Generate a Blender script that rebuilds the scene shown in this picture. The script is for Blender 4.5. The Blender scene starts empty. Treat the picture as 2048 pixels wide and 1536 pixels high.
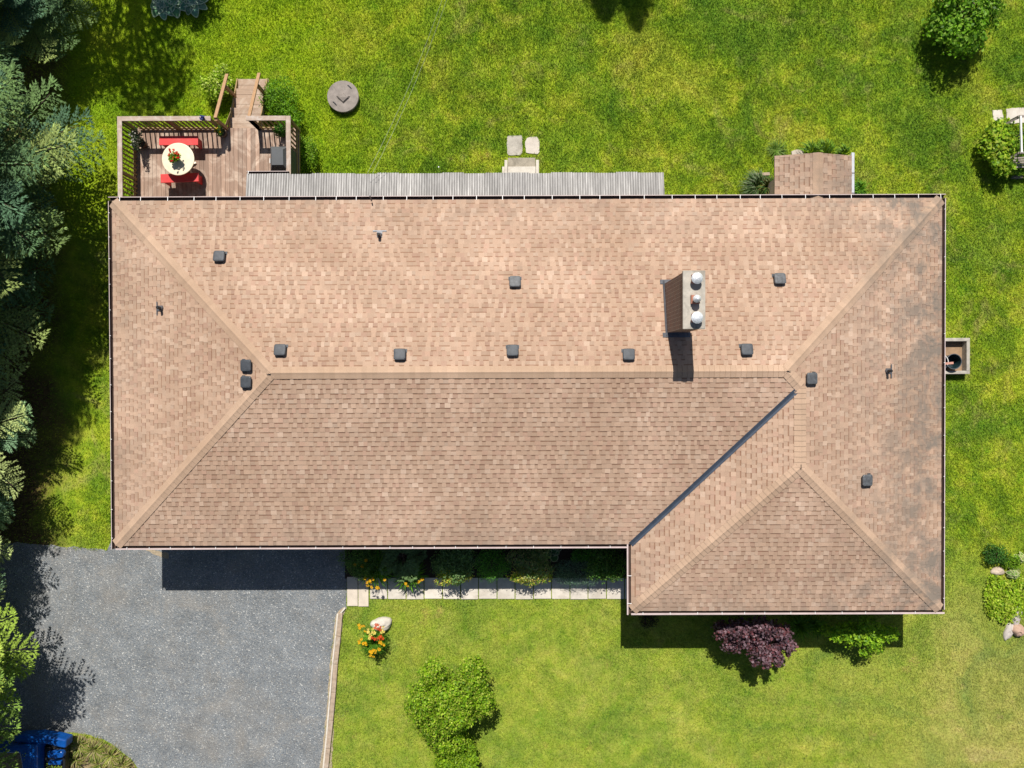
import bpy, math, random
import numpy as np
from mathutils import Vector, Euler, Matrix
R = math.radians
rng = np.random.default_rng(7)
random.seed(7)
sc = bpy.context.scene
COL = sc.collection

# ---------------------------------------------------------------- camera
CAMH, FPX = 23.6, 1400.0
CROT = Euler((-0.0103, 0.0, -0.0035), 'XYZ')
cam = bpy.data.cameras.new('camera')
cam.sensor_width = 36.0; cam.sensor_fit = 'HORIZONTAL'
cam.lens = FPX / 2048 * 36.0
cam.clip_start = 0.1; cam.clip_end = 2000
camo = bpy.data.objects.new('camera', cam); COL.objects.link(camo)
camo.location = (0, 0, CAMH); camo.rotation_euler = CROT
sc.camera = camo
# ---------------------------------------------------------------- light
SUNV = Vector((-0.21, 2.04, 2.62)).normalized()      # towards the sun
sun = bpy.data.lights.new('sun', 'SUN'); sun.energy = 4.6; sun.angle = R(0.5); sun.color = (1.0, 0.955, 0.88)
suno = bpy.data.objects.new('sun', sun); COL.objects.link(suno)
suno.location = (0, 0, 40)
suno.rotation_euler = SUNV.to_track_quat('Z', 'Y').to_euler()
w = bpy.data.worlds.new('World'); sc.world = w; w.use_nodes = True
nt = w.node_tree; bg = nt.nodes['Background']
sky = nt.nodes.new('ShaderNodeTexSky'); sky.sky_type = 'NISHITA'; sky.sun_disc = False
sky.sun_elevation = math.asin(SUNV.z); sky.sun_rotation = math.atan2(SUNV.x, SUNV.y)
nt.links.new(sky.outputs[0], bg.inputs[0]); bg.inputs[1].default_value = 0.05
sc.view_settings.view_transform = 'Standard'; sc.view_settings.look = 'None'
sc.view_settings.exposure = 0.42; sc.view_settings.gamma = 1.0

# ---------------------------------------------------------------- helpers
CM = CROT.to_matrix()
def P(px, py, z=0.0):
    """point on the plane z where this photo pixel's ray lands"""
    d = CM @ Vector(((px - 1024) / FPX, -(py - 768) / FPX, -1.0))
    t = (z - CAMH) / d.z
    return Vector((d.x * t, d.y * t, z))

def woff(o):
    v = Vector((0, 0, 0))
    while o is not None:
        v += o.location; o = o.parent
    return v

def finish(name, me, m, parent):
    o = bpy.data.objects.new(name, me); COL.objects.link(o)
    if m is not None: me.materials.append(m)
    if parent is not None: o.parent = parent
    return o

class MB:
    def __init__(s): s.v = []; s.f = []; s.c = []; s.cur = (1, 1, 1)
    def quad(s, pts, c=None):
        n = len(s.v); s.v += [tuple(p) for p in pts]; s.f.append(tuple(range(n, n + len(pts)))); s.c.append(c or s.cur)
    def box(s, x0, x1, y0, y1, z0, z1, c=None, rot=0, piv=None):
        p = [(x0,y0,z0),(x1,y0,z0),(x1,y1,z0),(x0,y1,z0),(x0,y0,z1),(x1,y0,z1),(x1,y1,z1),(x0,y1,z1)]
        if rot:
            cx, cy = piv if piv else ((x0+x1)/2, (y0+y1)/2); ca, sa = math.cos(rot), math.sin(rot)
            p = [(cx+(x-cx)*ca-(y-cy)*sa, cy+(x-cx)*sa+(y-cy)*ca, z) for x, y, z in p]
        n = len(s.v); s.v += p
        for f in ((3,2,1,0),(4,5,6,7),(0,1,5,4),(1,2,6,5),(2,3,7,6),(3,0,4,7)):
            s.f.append(tuple(n+i for i in f)); s.c.append(c or s.cur)
    def beam(s, a, b, wd, ht, c=None, up=(0,0,1)):
        a = Vector(a); b = Vector(b); d = (b-a).normalized(); up = Vector(up)
        if abs(d.dot(up)) > .98: up = Vector((0, 1, 0))
        sx = d.cross(up).normalized()*wd/2; sy = sx.cross(d).normalized()*ht/2
        n = len(s.v)
        for q in (a, b):
            s.v += [tuple(q-sx-sy), tuple(q+sx-sy), tuple(q+sx+sy), tuple(q-sx+sy)]
        for f in ((0,1,2,3),(7,6,5,4),(0,4,5,1),(1,5,6,2),(2,6,7,3),(3,7,4,0)):
            s.f.append(tuple(n+i for i in f)); s.c.append(c or s.cur)
    def tube(s, pts, rad, seg=8, c=None, cap=True):
        pts = [Vector(p) for p in pts]; rad = rad if isinstance(rad, (list, tuple)) else [rad]*len(pts)
        rings = []
        for i, p in enumerate(pts):
            d = (pts[min(i+1, len(pts)-1)] - pts[max(i-1, 0)]).normalized()
            a = d.orthogonal().normalized() if i == 0 else (pa - d*pa.dot(d)).normalized()
            pa = a; b = d.cross(a)
            n = len(s.v); rings.append(n)
            for k in range(seg):
                t = 2*math.pi*k/seg; s.v.append(tuple(p + (a*math.cos(t)+b*math.sin(t))*rad[i]))
        for i in range(len(pts)-1):
            for k in range(seg):
                k2 = (k+1) % seg
                s.f.append((rings[i]+k, rings[i]+k2, rings[i+1]+k2, rings[i+1]+k)); s.c.append(c or s.cur)
        if cap:
            s.f.append(tuple(rings[0]+k for k in reversed(range(seg)))); s.c.append(c or s.cur)
            s.f.append(tuple(rings[-1]+k for k in range(seg))); s.c.append(c or s.cur)
    def lathe(s, cx, cy, prof, seg=28, c=None, cap=True):
        rings = []
        for r, z in prof:
            n = len(s.v); rings.append(n)
            for k in range(seg):
                t = 2*math.pi*k/seg; s.v.append((cx+r*math.cos(t), cy+r*math.sin(t), z))
        for i in range(len(prof)-1):
            for k in range(seg):
                k2 = (k+1) % seg
                s.f.append((rings[i]+k, rings[i]+k2, rings[i+1]+k2, rings[i+1]+k)); s.c.append(c or s.cur)
        if cap:
            s.f.append(tuple(rings[-1]+k for k in range(seg))); s.c.append(c or s.cur)
            s.f.append(tuple(rings[0]+k for k in reversed(range(seg)))); s.c.append(c or s.cur)
    def prism(s, poly, z0, z1, c=None):
        n = len(s.v); k = len(poly)
        s.v += [(p[0], p[1], z0) for p in poly] + [(p[0], p[1], z1) for p in poly]
        s.f.append(tuple(n+k+i for i in range(k))); s.c.append(c or s.cur)
        s.f.append(tuple(n+i for i in reversed(range(k)))); s.c.append(c or s.cur)
        for i in range(k):
            j = (i+1) % k; s.f.append((n+i, n+j, n+k+j, n+k+i)); s.c.append(c or s.cur)
    def build(s, name, m=None, parent=None, smooth=False, bevel=0.0):
        off = woff(parent) if parent is not None else Vector((0,0,0))
        me = bpy.data.meshes.new(name)
        me.from_pydata([(x-off.x, y-off.y, z-off.z) for x, y, z in s.v], [], s.f)
        at = me.attributes.new('tint', 'FLOAT_COLOR', 'FACE')
        at.data.foreach_set('color', np.array([(*c, 1.0) for c in s.c], dtype=np.float32).ravel())
        if smooth: me.polygons.foreach_set('use_smooth', [True]*len(me.polygons))
        me.update()
        o = finish(name, me, m, parent)
        if bevel:
            b = o.modifiers.new('bevel', 'BEVEL'); b.width = bevel; b.segments = 2; b.limit_method = 'ANGLE'
        return o

def npmesh(name, V, k, C, m, parent=None, idx=None):
    """V (n*k,3) vertices, faces of k corners in order, C (n,3) face colours"""
    off = np.array(woff(parent)) if parent is not None else np.zeros(3)
    V = (V - off).astype(np.float32); n = len(V)//k
    me = bpy.data.meshes.new(name)
    me.vertices.add(len(V)); me.vertices.foreach_set('co', V.ravel())
    me.loops.add(n*k); me.loops.foreach_set('vertex_index', np.arange(n*k, dtype=np.int32))
    me.polygons.add(n); me.polygons.foreach_set('loop_start', np.arange(0, n*k, k, dtype=np.int32))
    me.polygons.foreach_set('loop_total', np.full(n, k, dtype=np.int32))
    at = me.attributes.new('tint', 'FLOAT_COLOR', 'FACE')
    at.data.foreach_set('color', np.concatenate([C, np.ones((n, 1))], 1).astype(np.float32).ravel())
    me.update(calc_edges=True)
    return finish(name, me, m, parent)

def tag(o, label, cat, group=None):
    o['label'] = label; o['category'] = cat
    if group: o['group'] = group
    return o
def thing(name, label, cat, loc=(0,0,0), group=None):
    o = bpy.data.objects.new(name, None); COL.objects.link(o); o.location = loc
    o.empty_display_size = .1
    return tag(o, label, cat, group)
def copy_tree(o, parent=None):
    c = o.copy(); COL.objects.link(c); c.parent = parent
    for ch in list(o.children): copy_tree(ch, c)
    return c

# ---------------------------------------------------------------- materials
def mk(name):
    m = bpy.data.materials.new(name); m.use_nodes = True
    n = m.node_tree.nodes; l = m.node_tree.links
    return m, n, l, n['Principled BSDF']
def noise(n, l, scale, detail=4, rough=.6, vec=None, dist=0):
    t = n.new('ShaderNodeTexNoise'); t.inputs['Scale'].default_value = scale
    t.inputs['Detail'].default_value = detail; t.inputs['Roughness'].default_value = rough
    t.inputs['Distortion'].default_value = dist
    if vec is not None: l.new(vec, t.inputs['Vector'])
    return t.outputs[0]
def ramp(n, l, fac, stops):
    r = n.new('ShaderNodeValToRGB'); l.new(fac, r.inputs[0])
    e = r.color_ramp.elements
    while len(e) < len(stops): e.new(.5)
    for i, (p, c) in enumerate(stops):
        e[i].position = p; e[i].color = (*c, 1) if len(c) == 3 else c
    return r.outputs[0]
def g(v): return (v, v, v)
def mixc(n, l, fac, a, b, mode='MIX'):
    x = n.new('ShaderNodeMix'); x.data_type = 'RGBA'; x.blend_type = mode
    for s_, v in ((x.inputs[0], fac), (x.inputs[6], a), (x.inputs[7], b)):
        if isinstance(v, (int, float)): s_.default_value = v
        elif isinstance(v, tuple): s_.default_value = (*v, 1)
        else: l.new(v, s_)
    return x.outputs[2]
def bump(n, l, h, st, dist, bsdf):
    b = n.new('ShaderNodeBump'); b.inputs['Strength'].default_value = st; b.inputs['Distance'].default_value = dist
    l.new(h, b.inputs['Height']); l.new(b.outputs[0], bsdf.inputs['Normal'])
def wpos(n, l):
    return n.new('ShaderNodeNewGeometry').outputs['Position']

def simple(name, col, rough=.6, metal=0, var=.25, scale=6, bmp=.0, fine=60, tint=False, dirt=None):
    m, n, l, b = mk(name)
    p = wpos(n, l)
    c = ramp(n, l, noise(n, l, scale, 6, .65, p), [(.3, tuple(x*(1-var) for x in col)), (.7, tuple(min(1, x*(1+var)) for x in col))])
    if dirt:
        c = mixc(n, l, ramp(n, l, noise(n, l, scale*.35, 8, .7, p, .6), [(.5, g(0)), (.68, g(.8))]), c, dirt)
    if tint:
        a = n.new('ShaderNodeAttribute'); a.attribute_name = 'tint'
        c = mixc(n, l, 1.0, c, a.outputs['Color'], 'MULTIPLY')
    l.new(c, b.inputs['Base Color']); b.inputs['Roughness'].default_value = rough; b.inputs['Metallic'].default_value = metal
    if bmp: bump(n, l, noise(n, l, fine, 4, .7, p), bmp, .01, b)
    return m

def leafmat(name, trans=.35, rough=.5, var=.3, vscale=2.5):
    m, n, l, b = mk(name)
    a = n.new('ShaderNodeAttribute'); a.attribute_name = 'tint'
    p = wpos(n, l)
    v = ramp(n, l, noise(n, l, vscale, 3, .6, p), [(.3, g(1-var)), (.7, g(1+var*.6))])
    c = mixc(n, l, 1.0, a.outputs['Color'], v, 'MULTIPLY')
    l.new(c, b.inputs['Base Color']); b.inputs['Roughness'].default_value = rough
    b.inputs['Specular IOR Level'].default_value = .18
    t = n.new('ShaderNodeBsdfTranslucent'); c2 = mixc(n, l, 1.0, c, (1.15, 1.25, .5), 'MULTIPLY'); l.new(c2, t.inputs[0])
    mx = n.new('ShaderNodeMixShader'); mx.inputs[0].default_value = trans
    l.new(b.outputs[0], mx.inputs[1]); l.new(t.outputs[0], mx.inputs[2])
    l.new(mx.outputs[0], n['Material Output'].inputs[0])
    return m

def lawn_color(n, l, p):
    n1 = noise(n, l, .30, 4, .55, p, .6)
    n2 = noise(n, l, 1.3, 6, .66, p, .4)
    n3 = noise(n, l, 11.0, 4, .7, p)
    def mr(sock, a, b):
        x = n.new('ShaderNodeMapRange'); x.interpolation_type = 'SMOOTHSTEP'; l.new(sock, x.inputs[0]); x.inputs[1].default_value = a; x.inputs[2].default_value = b
        return x.outputs[0]
    def mul(a, b):
        x = n.new('ShaderNodeMath'); x.operation = 'MULTIPLY'; l.new(a, x.inputs[0])
        if isinstance(b, float): x.inputs[1].default_value = b
        else: l.new(b, x.inputs[1])
        return x.outputs[0]
    s = n.new('ShaderNodeSeparateXYZ'); l.new(p, s.inputs[0])
    # wavy copies of x and y so that regions of turf blend irregularly
    wob = n.new('ShaderNodeVectorMath'); wob.operation = 'MULTIPLY_ADD'
    t = n.new('ShaderNodeTexNoise'); t.inputs['Scale'].default_value = .35; t.inputs['Detail'].default_value = 5; l.new(p, t.inputs['Vector'])
    l.new(t.outputs['Color'], wob.inputs[0]); wob.inputs[1].default_value = (7, 7, 0); l.new(p, wob.inputs[2])
    s2 = n.new('ShaderNodeSeparateXYZ'); l.new(wob.outputs[0], s2.inputs[0]); X, Y = s2.outputs[0], s2.outputs[1]
    c = ramp(n, l, n2, [(.34, (.125, .225, .012)), (.46, (.215, .325, .016)), (.56, (.32, .41, .022)), (.68, (.41, .44, .05))])
    # deeper clover greens and pale worn patches
    c = mixc(n, l, ramp(n, l, n1, [(.36, g(.8)), (.52, g(0))]), c, mixc(n, l, n2, (.05, .15, .012), (.22, .36, .025)))
    c = mixc(n, l, ramp(n, l, n1, [(.54, g(0)), (.68, g(.6))]), c, (.43, .43, .055))
    c = mixc(n, l, ramp(n, l, noise(n, l, .8, 7, .72, p, 1.0), [(.54, g(0)), (.70, g(.6))]), c, (.42, .37, .12))
    # saturated lime by the deck, paler front lawn, dry south east corner
    c = mixc(n, l, mul(mul(mr(X, 2.0, -4.5), mr(Y, 8.0, 11.0)), .62), c, mixc(n, l, n2, (.21, .38, .004), (.42, .52, .008)))
    c = mixc(n, l, mul(mr(Y, -1.0, -4.5), .56), c, mixc(n, l, ramp(n, l, noise(n, l, 2.2, 9, .78, p, .5), [(.36, g(0)), (.64, g(1))]), (.185, .285, .030), (.43, .425, .095)))
    c = mixc(n, l, mul(mul(mr(X, 13.0, 20.0), mr(Y, -3.0, -8.0)), .75), c, mixc(n, l, n2, (.27, .31, .04), (.56, .47, .19)))
    # soft mowing lines
    wv = n.new('ShaderNodeTexWave'); wv.wave_type = 'BANDS'; wv.bands_direction = 'Y'; wv.inputs['Scale'].default_value = .32; wv.inputs['Distortion'].default_value = 1.6; wv.inputs['Detail'].default_value = 2; wv.inputs['Detail Scale'].default_value = .4
    l.new(wob.outputs[0], wv.inputs['Vector'])
    c = mixc(n, l, 1.0, c, ramp(n, l, wv.outputs['Fac'], [(.2, g(.955)), (.8, g(1.03))]), 'MULTIPLY')
    br = noise(n, l, .42, 7, .62, wob.outputs[0], .2)
    c = mixc(n, l, 1.0, c, ramp(n, l, br, [(.34, (.66, .80, .8)), (.47, (.93, .97, .9)), (.60, (1.12, 1.06, 1.15)), (.70, (1.22, 1.10, 1.5))]), 'MULTIPLY')
    c = mixc(n, l, 1.0, c, ramp(n, l, n3, [(.3, g(.80)), (.7, g(1.20))]), 'MULTIPLY')
    return c, s
def litter(n, l, c, s, p):
    """bare brown litter under the spruces along the west side"""
    ad = n.new('ShaderNodeMath'); ad.operation = 'MULTIPLY_ADD'
    l.new(noise(n, l, .5, 5, .6, p), ad.inputs[0]); ad.inputs[1].default_value = 4.0; l.new(s.outputs[0], ad.inputs[2])
    mr = n.new('ShaderNodeMapRange'); l.new(ad.outputs[0], mr.inputs[0])
    mr.inputs[1].default_value = -12.7; mr.inputs[2].default_value = -14.2
    br = ramp(n, l, noise(n, l, 7, 6, .75, p), [(.3, (.05, .033, .015)), (.6, (.14, .095, .04)), (.75, (.26, .19, .09))])
    return mixc(n, l, mr.outputs[0], c, br)

def mat_ground():
    m, n, l, b = mk('lawn_soil'); p = wpos(n, l)
    c, s = lawn_color(n, l, p)
    c = mixc(n, l, .22, c, (.14, .17, .02))
    c = litter(n, l, c, s, p)
    l.new(c, b.inputs['Base Color']); b.inputs['Roughness'].default_value = .95; b.inputs['Specular IOR Level'].default_value = .1
    bump(n, l, noise(n, l, 25, 6, .8, p), .9, .03, b)
    return m
def mat_grass():
    m, n, l, b = mk('grass_blade'); p = wpos(n, l)
    c, s = lawn_color(n, l, p)
    a = n.new('ShaderNodeAttribute'); a.attribute_name = 'tint'
    c = mixc(n, l, 1.0, c, a.outputs['Color'], 'MULTIPLY')
    l.new(c, b.inputs['Base Color']); b.inputs['Roughness'].default_value = .6; b.inputs['Specular IOR Level'].default_value = .25
    t = n.new('ShaderNodeBsdfTranslucent'); l.new(c, t.inputs[0])
    mx = n.new('ShaderNodeMixShader'); mx.inputs[0].default_value = .4
    l.new(b.outputs[0], mx.inputs[1]); l.new(t.outputs[0], mx.inputs[2]); l.new(mx.outputs[0], n['Material Output'].inputs[0])
    return m
def mat_gravel():
    m, n, l, b = mk('gravel'); p = wpos(n, l)
    v = n.new('ShaderNodeTexVoronoi'); v.inputs['Scale'].default_value = 33; v.inputs['Randomness'].default_value = 1; l.new(p, v.inputs['Vector'])
    sp = n.new('ShaderNodeSeparateColor'); l.new(v.outputs['Color'], sp.inputs[0])
    c = ramp(n, l, sp.outputs[0], [(.0, (.120, .136, .153)), (.45, (.178, .193, .205)), (.93, (.232, .245, .252)), (.992, (.48, .48, .46))])
    c = mixc(n, l, ramp(n, l, sp.outputs[1], [(.80, g(0)), (.95, g(.5))]), c, (.25, .225, .19))
    fine = noise(n, l, 70, 3, .7, p)
    c = mixc(n, l, 1.0, c, ramp(n, l, fine, [(.3, g(.72)), (.7, g(1.28))]), 'MULTIPLY')
    c = mixc(n, l, ramp(n, l, noise(n, l, .55, 6, .65, p, .8), [(.48, g(0)), (.72, g(.42))]), c, (.27, .235, .19))
    c = mixc(n, l, 1.0, c, ramp(n, l, noise(n, l, 1.4, 6, .6, p), [(.3, g(.80)), (.7, g(1.16))]), 'MULTIPLY')
    l.new(c, b.inputs['Base Color']); b.inputs['Roughness'].default_value = .9
    bump(n, l, v.outputs['Distance'], .8, .02, b)
    return m
def mat_shingle():
    m, n, l, b = mk('shingle'); p = wpos(n, l)
    a = n.new('ShaderNodeAttribute'); a.attribute_name = 'tint'
    c = a.outputs['Color']
    c = mixc(n, l, 1.0, c, ramp(n, l, noise(n, l, 55, 3, .8, p), [(.25, g(.80)), (.75, g(1.18))]), 'MULTIPLY')
    c = mixc(n, l, 1.0, c, ramp(n, l, noise(n, l, .45, 5, .6, p), [(.33, (.86, .83, .80)), (.5, (.97, .96, .95)), (.66, (1.10, 1.09, 1.09))]), 'MULTIPLY')
    # algae stains: mostly the east slope and along the eaves
    s = n.new('ShaderNodeSeparateXYZ'); l.new(p, s.inputs[0])
    mr = n.new('ShaderNodeMapRange'); l.new(s.outputs[0], mr.inputs[0]); mr.inputs[1].default_value = 8.8; mr.inputs[2].default_value = 11.8
    mr.inputs[3].default_value = .0; mr.inputs[4].default_value = 1.0
    m2 = n.new('ShaderNodeMapRange'); l.new(s.outputs[2], m2.inputs[0]); m2.inputs[1].default_value = 3.0; m2.inputs[2].default_value = 2.65
    mx = n.new('ShaderNodeMath'); mx.operation = 'MULTIPLY_ADD'; l.new(m2.outputs[0], mx.inputs[0]); mx.inputs[1].default_value = .45; l.new(mr.outputs[0], mx.inputs[2])
    mp = n.new('ShaderNodeMapping'); l.new(p, mp.inputs[0]); mp.inputs['Scale'].default_value = (1.1, 1.0, 1)
    st = ramp(n, l, noise(n, l, 1.3, 8, .7, mp.outputs[0], .5), [(.42, g(0)), (.60, g(.72))])
    mm = n.new('ShaderNodeMath'); mm.operation = 'MULTIPLY'; l.new(mx.outputs[0], mm.inputs[0]); l.new(st, mm.inputs[1])
    c = mixc(n, l, mm.outputs[0], c, (.20, .165, .135))
    l.new(c, b.inputs['Base Color']); b.inputs['Roughness'].default_value = .92; b.inputs['Specular IOR Level'].default_value = .15
    bump(n, l, noise(n, l, 120, 3, .8, p), .35, .006, b)
    return m
def mat_wood(name, col, dark, axis=1, scale=3.0, grey=None):
    m, n, l, b = mk(name); p = wpos(n, l)
    mp = n.new('ShaderNodeMapping'); l.new(p, mp.inputs[0])
    sc_ = [26, 26, 26]; sc_[axis] = 1.6; mp.inputs['Scale'].default_value = sc_
    c = ramp(n, l, noise(n, l, 1.0, 6, .6, mp.outputs[0]), [(.3, dark), (.7, col)])
    if grey: c = mixc(n, l, ramp(n, l, noise(n, l, scale, 7, .7, p, 1), [(.48, g(0)), (.62, g(.8))]), c, grey)
    a = n.new('ShaderNodeAttribute'); a.attribute_name = 'tint'
    c = mixc(n, l, 1.0, c, a.outputs['Color'], 'MULTIPLY')
    l.new(c, b.inputs['Base Color']); b.inputs['Roughness'].default_value = .8
    bump(n, l, noise(n, l, 1.0, 6, .6, mp.outputs[0]), .4, .004, b)
    return m
def mat_brick():
    m, n, l, b = mk('chimney_brick')
    tc = n.new('ShaderNodeNewGeometry'); s = n.new('ShaderNodeSeparateXYZ'); l.new(tc.outputs['Position'], s.inputs[0])
    ad = n.new('ShaderNodeMath'); l.new(s.outputs[0], ad.inputs[0]); l.new(s.outputs[1], ad.inputs[1])
    cb = n.new('ShaderNodeCombineXYZ'); l.new(ad.outputs[0], cb.inputs[0]); l.new(s.outputs[2], cb.inputs[1])
    t = n.new('ShaderNodeTexBrick'); l.new(cb.outputs[0], t.inputs['Vector'])
    t.inputs['Scale'].default_value = 1; t.inputs['Brick Width'].default_value = .21; t.inputs['Row Height'].default_value = .075
    t.inputs['Mortar Size'].default_value = .006
    t.inputs['Color1'].default_value = (.15, .06, .035, 1); t.inputs['Color2'].default_value = (.10, .055, .04, 1); t.inputs['Mortar'].default_value = (.42, .37, .33, 1)
    c = mixc(n, l, ramp(n, l, noise(n, l, 5, 5, .6, tc.outputs['Position']), [(.45, g(0)), (.7, g(.5))]), t.outputs[0], (.22, .17, .14))
    l.new(c, b.inputs['Base Color']); b.inputs['Roughness'].default_value = .85
    bump(n, l, t.outputs['Fac'], -.4, .006, b)
    return m

M = dict(
 ground=mat_ground(), grass=mat_grass(), gravel=mat_gravel(), shingle=mat_shingle(), brick=mat_brick(),
 leaf=leafmat('leaf'), needle=leafmat('needle', .12, .7, .35, 1.2), petal=leafmat('petal', .2, .5, .1, 8),
 soil=simple('soil', (.035, .024, .015), .95, var=.4, scale=14, bmp=.8, fine=40),
 sandy=simple('sandy_soil', (.34, .275, .19), .95, var=.3, scale=12, bmp=.6, fine=60),
 slab=simple('concrete_slab', (.58, .53, .46), .85, var=.13, scale=4, bmp=.3, fine=80, tint=True, dirt=(.43, .38, .31)),
 concrete=simple('concrete', (.42, .385, .33), .9, var=.2, scale=5, bmp=.5, fine=70, tint=True, dirt=(.20, .18, .15)),
 oldconc=simple('old_concrete', (.26, .225, .20), .9, var=.25, scale=5, bmp=.5, fine=60, tint=True, dirt=(.14, .12, .11)),
 stone=simple('boulder', (.50, .46, .41), .85, var=.22, scale=6, bmp=.6, fine=18, tint=True, dirt=(.33, .28, .23)),
 wall=simple('render_wall', (.42, .33, .26), .85, var=.1, scale=5, bmp=.3),
 fascia=simple('brown_aluminium', (.075, .045, .035), .45, var=.15, scale=3),
 lip=simple('gutter_lip', (.52, .42, .40), .4, var=.15, scale=2),
 hanger=simple('gutter_hanger', (.82, .80, .78), .4, var=.05),
 white=simple('white_metal', (.62, .63, .66), .35, metal=.3, var=.1),
 vent=simple('vent_plastic', (.050, .056, .066), .62, var=.35, scale=9),
 vent_faded=simple('faded_vent_plastic', (.085, .09, .098), .6, var=.45, scale=11),
 lead=simple('lead_flashing', (.12, .125, .14), .5, metal=.3, var=.2),
 valley=simple('valley_metal', (.050, .066, .095), .55, metal=.25, var=.25, scale=4),
 galv=simple('galvanised', (.66, .68, .71), .55, metal=.35, var=.35, scale=18, bmp=.5, fine=14),
 rail=mat_wood('weathered_rail', (.47, .37, .30), (.30, .215, .16), 0, 4.0, (.50, .43, .38)),
 raily=mat_wood('weathered_rail_long', (.47, .37, .30), (.30, .215, .16), 1, 4.0, (.50, .43, .38)),
 balus=mat_wood('treated_wood', (.36, .25, .11), (.24, .155, .065), 2),
 hrail=mat_wood('stair_rail_wood', (.42, .25, .13), (.30, .17, .085), 1),
 deck=mat_wood('deck_board', (.345, .235, .175), (.235, .152, .11), 1, 1.6, (.50, .39, .31)),
 tread=mat_wood('stair_tread', (.40, .28, .20), (.29, .20, .14), 0, 2.2, (.45, .35, .27)),
 greywood=mat_wood('grey_wood', (.30, .26, .22), (.19, .16, .135), 1),
 red=simple('red_paint', (.60, .030, .028), .5, var=.16, scale=9, dirt=(.55, .07, .06)),
 cream=simple('cream_table', (.76, .66, .48), .4, var=.08, scale=8, dirt=(.66, .55, .38)),
 cover=simple('grill_cover', (.085, .09, .095), .7, var=.12, scale=3, bmp=.3, fine=9),
 pot=simple('pot', (.10, .06, .04), .7),
 blue=simple('blue_paint', (.004, .065, .28), .28, var=.3, scale=5),
 black=simple('black_part', (.008, .009, .011), .5, var=.4),
 tub=simple('dark_tub', (.012, .03, .036), .4, var=.3),
 bark=simple('bark', (.13, .095, .07), .95, var=.35, scale=9, bmp=1.0, fine=22),
 glass=simple('window_glass', (.03, .04, .05), .08),
 frame=simple('window_frame', (.70, .68, .64), .5, var=.04),
 door=simple('door_paint', (.20, .10, .07), .5, var=.08),
 timber=simple('edging_timber', (.36, .275, .20), .85, var=.25, scale=9, bmp=.5, dirt=(.46, .40, .33)),
 pink=simple('pink_trim', (.50, .25, .19), .5, var=.08),
 wire=simple('wire', (.50, .55, .38), .6, var=.05),
)
def mat_corr():
    m, n, l, b = mk('corrugated_sheet'); p = wpos(n, l)
    mp = n.new('ShaderNodeMapping'); l.new(p, mp.inputs[0]); mp.inputs['Scale'].default_value = (14, 1.2, 1)
    c = ramp(n, l, noise(n, l, 1, 6, .7, mp.outputs[0]), [(.3, (.21, .20, .19)), (.5, (.35, .335, .32)), (.72, (.56, .54, .515))])
    c = mixc(n, l, ramp(n, l, noise(n, l, .8, 5, .6, p), [(.45, g(0)), (.7, g(.5))]), c, (.30, .285, .275))
    a = n.new('ShaderNodeAttribute'); a.attribute_name = 'tint'
    c = mixc(n, l, 1.0, c, a.outputs['Color'], 'MULTIPLY')
    l.new(c, b.inputs['Base Color']); b.inputs['Roughness'].default_value = .6
    return m
M['corr'] = mat_corr()

# ================================================================ SETTING
GND = 600
mb = MB(); mb.quad([(-GND,-GND,0),(GND,-GND,0),(GND,GND,0),(-GND,GND,0)])
ground = mb.build('ground', M['ground']); ground['kind'] = 'structure'

def poly_px(pts, z=0.0): return [P(x, y, z) for x, y in pts]
def rough_poly(pts, amp=.05, step=.25):
    out = []
    for i, a in enumerate(pts):
        b = pts[(i+1) % len(pts)]; L = (b-a).length; k = max(1, int(L/step))
        for j in range(k):
            q = a.lerp(b, j/k)
            out.append(Vector((q.x+random.uniform(-amp, amp), q.y+random.uniform(-amp, amp), q.z)))
    return out
DRIVE = poly_px([(-900,1085),(60,1086),(120,1092),(215,1100),(230,1060),(700,1060),(694,1156),(694,1214),(672,1234),(662,1330),(655,1430),(646,1540),(632,1750),(600,2600),(430,2600),(330,1680),(282,1545),(262,1516),(235,1496),(205,1478),(165,1466),(128,1464),(-900,1455)])
mb = MB(); mb.prism(rough_poly(DRIVE, .035, .22), -.05, .008)
drv = mb.build('driveway', M['gravel']); drv['kind'] = 'structure'
BED = poly_px([(690,1050),(1252,1050),(1252,1157),(690,1157)])
mb = MB(); mb.prism(BED, -.04, .014); o = mb.build('flower_bed_soil', M['soil']); o['kind'] = 'structure'
BED2 = poly_px([(1262,1190),(1800,1190),(1800,1262),(1700,1275),(1600,1262),(1500,1270),(1400,1262),(1262,1255)])
# sandy fringe beside the drive and by the garage corner
fr = poly_px([(283,1097),(300,1104),(318,1113),(338,1118),(338,1106),(318,1103),(305,1097)])
mb = MB(); mb.prism(rough_poly(fr, .02, .1), -.01, .013); o = mb.build('sand_strip', M['sandy']); o['kind'] = 'structure'
fr = poly_px([(686,1214),(672,1228),(668,1262),(660,1330),(655,1400),(648,1470),(640,1536),(636,1620),(668,1620),(664,1536),(668,1450),(672,1380),(676,1320),(684,1262),(686,1232),(694,1216)])
mb = MB(); mb.prism(rough_poly(fr, .02, .12), -.01, .014); o = mb.build('sand_strip', M['sandy']); o['kind'] = 'structure'
BANK = poly_px([(128,1470),(165,1472),(205,1484),(235,1502),(262,1522),(282,1552),(290,1700),(-60,1700),(-60,1470)])
mb = MB(); mb.prism(rough_poly(BANK, .03, .15), -.02, .006)
o = mb.build('bank_soil', simple('bank_earth', (.30, .21, .13), .95, var=.45, scale=7, bmp=.7, dirt=(.22,.20,.07))); o['kind'] = 'structure'
ROCKBED = poly_px([(1962,1110),(2060,1090),(2060,1300),(2020,1290),(1985,1270),(1965,1220)])

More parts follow.
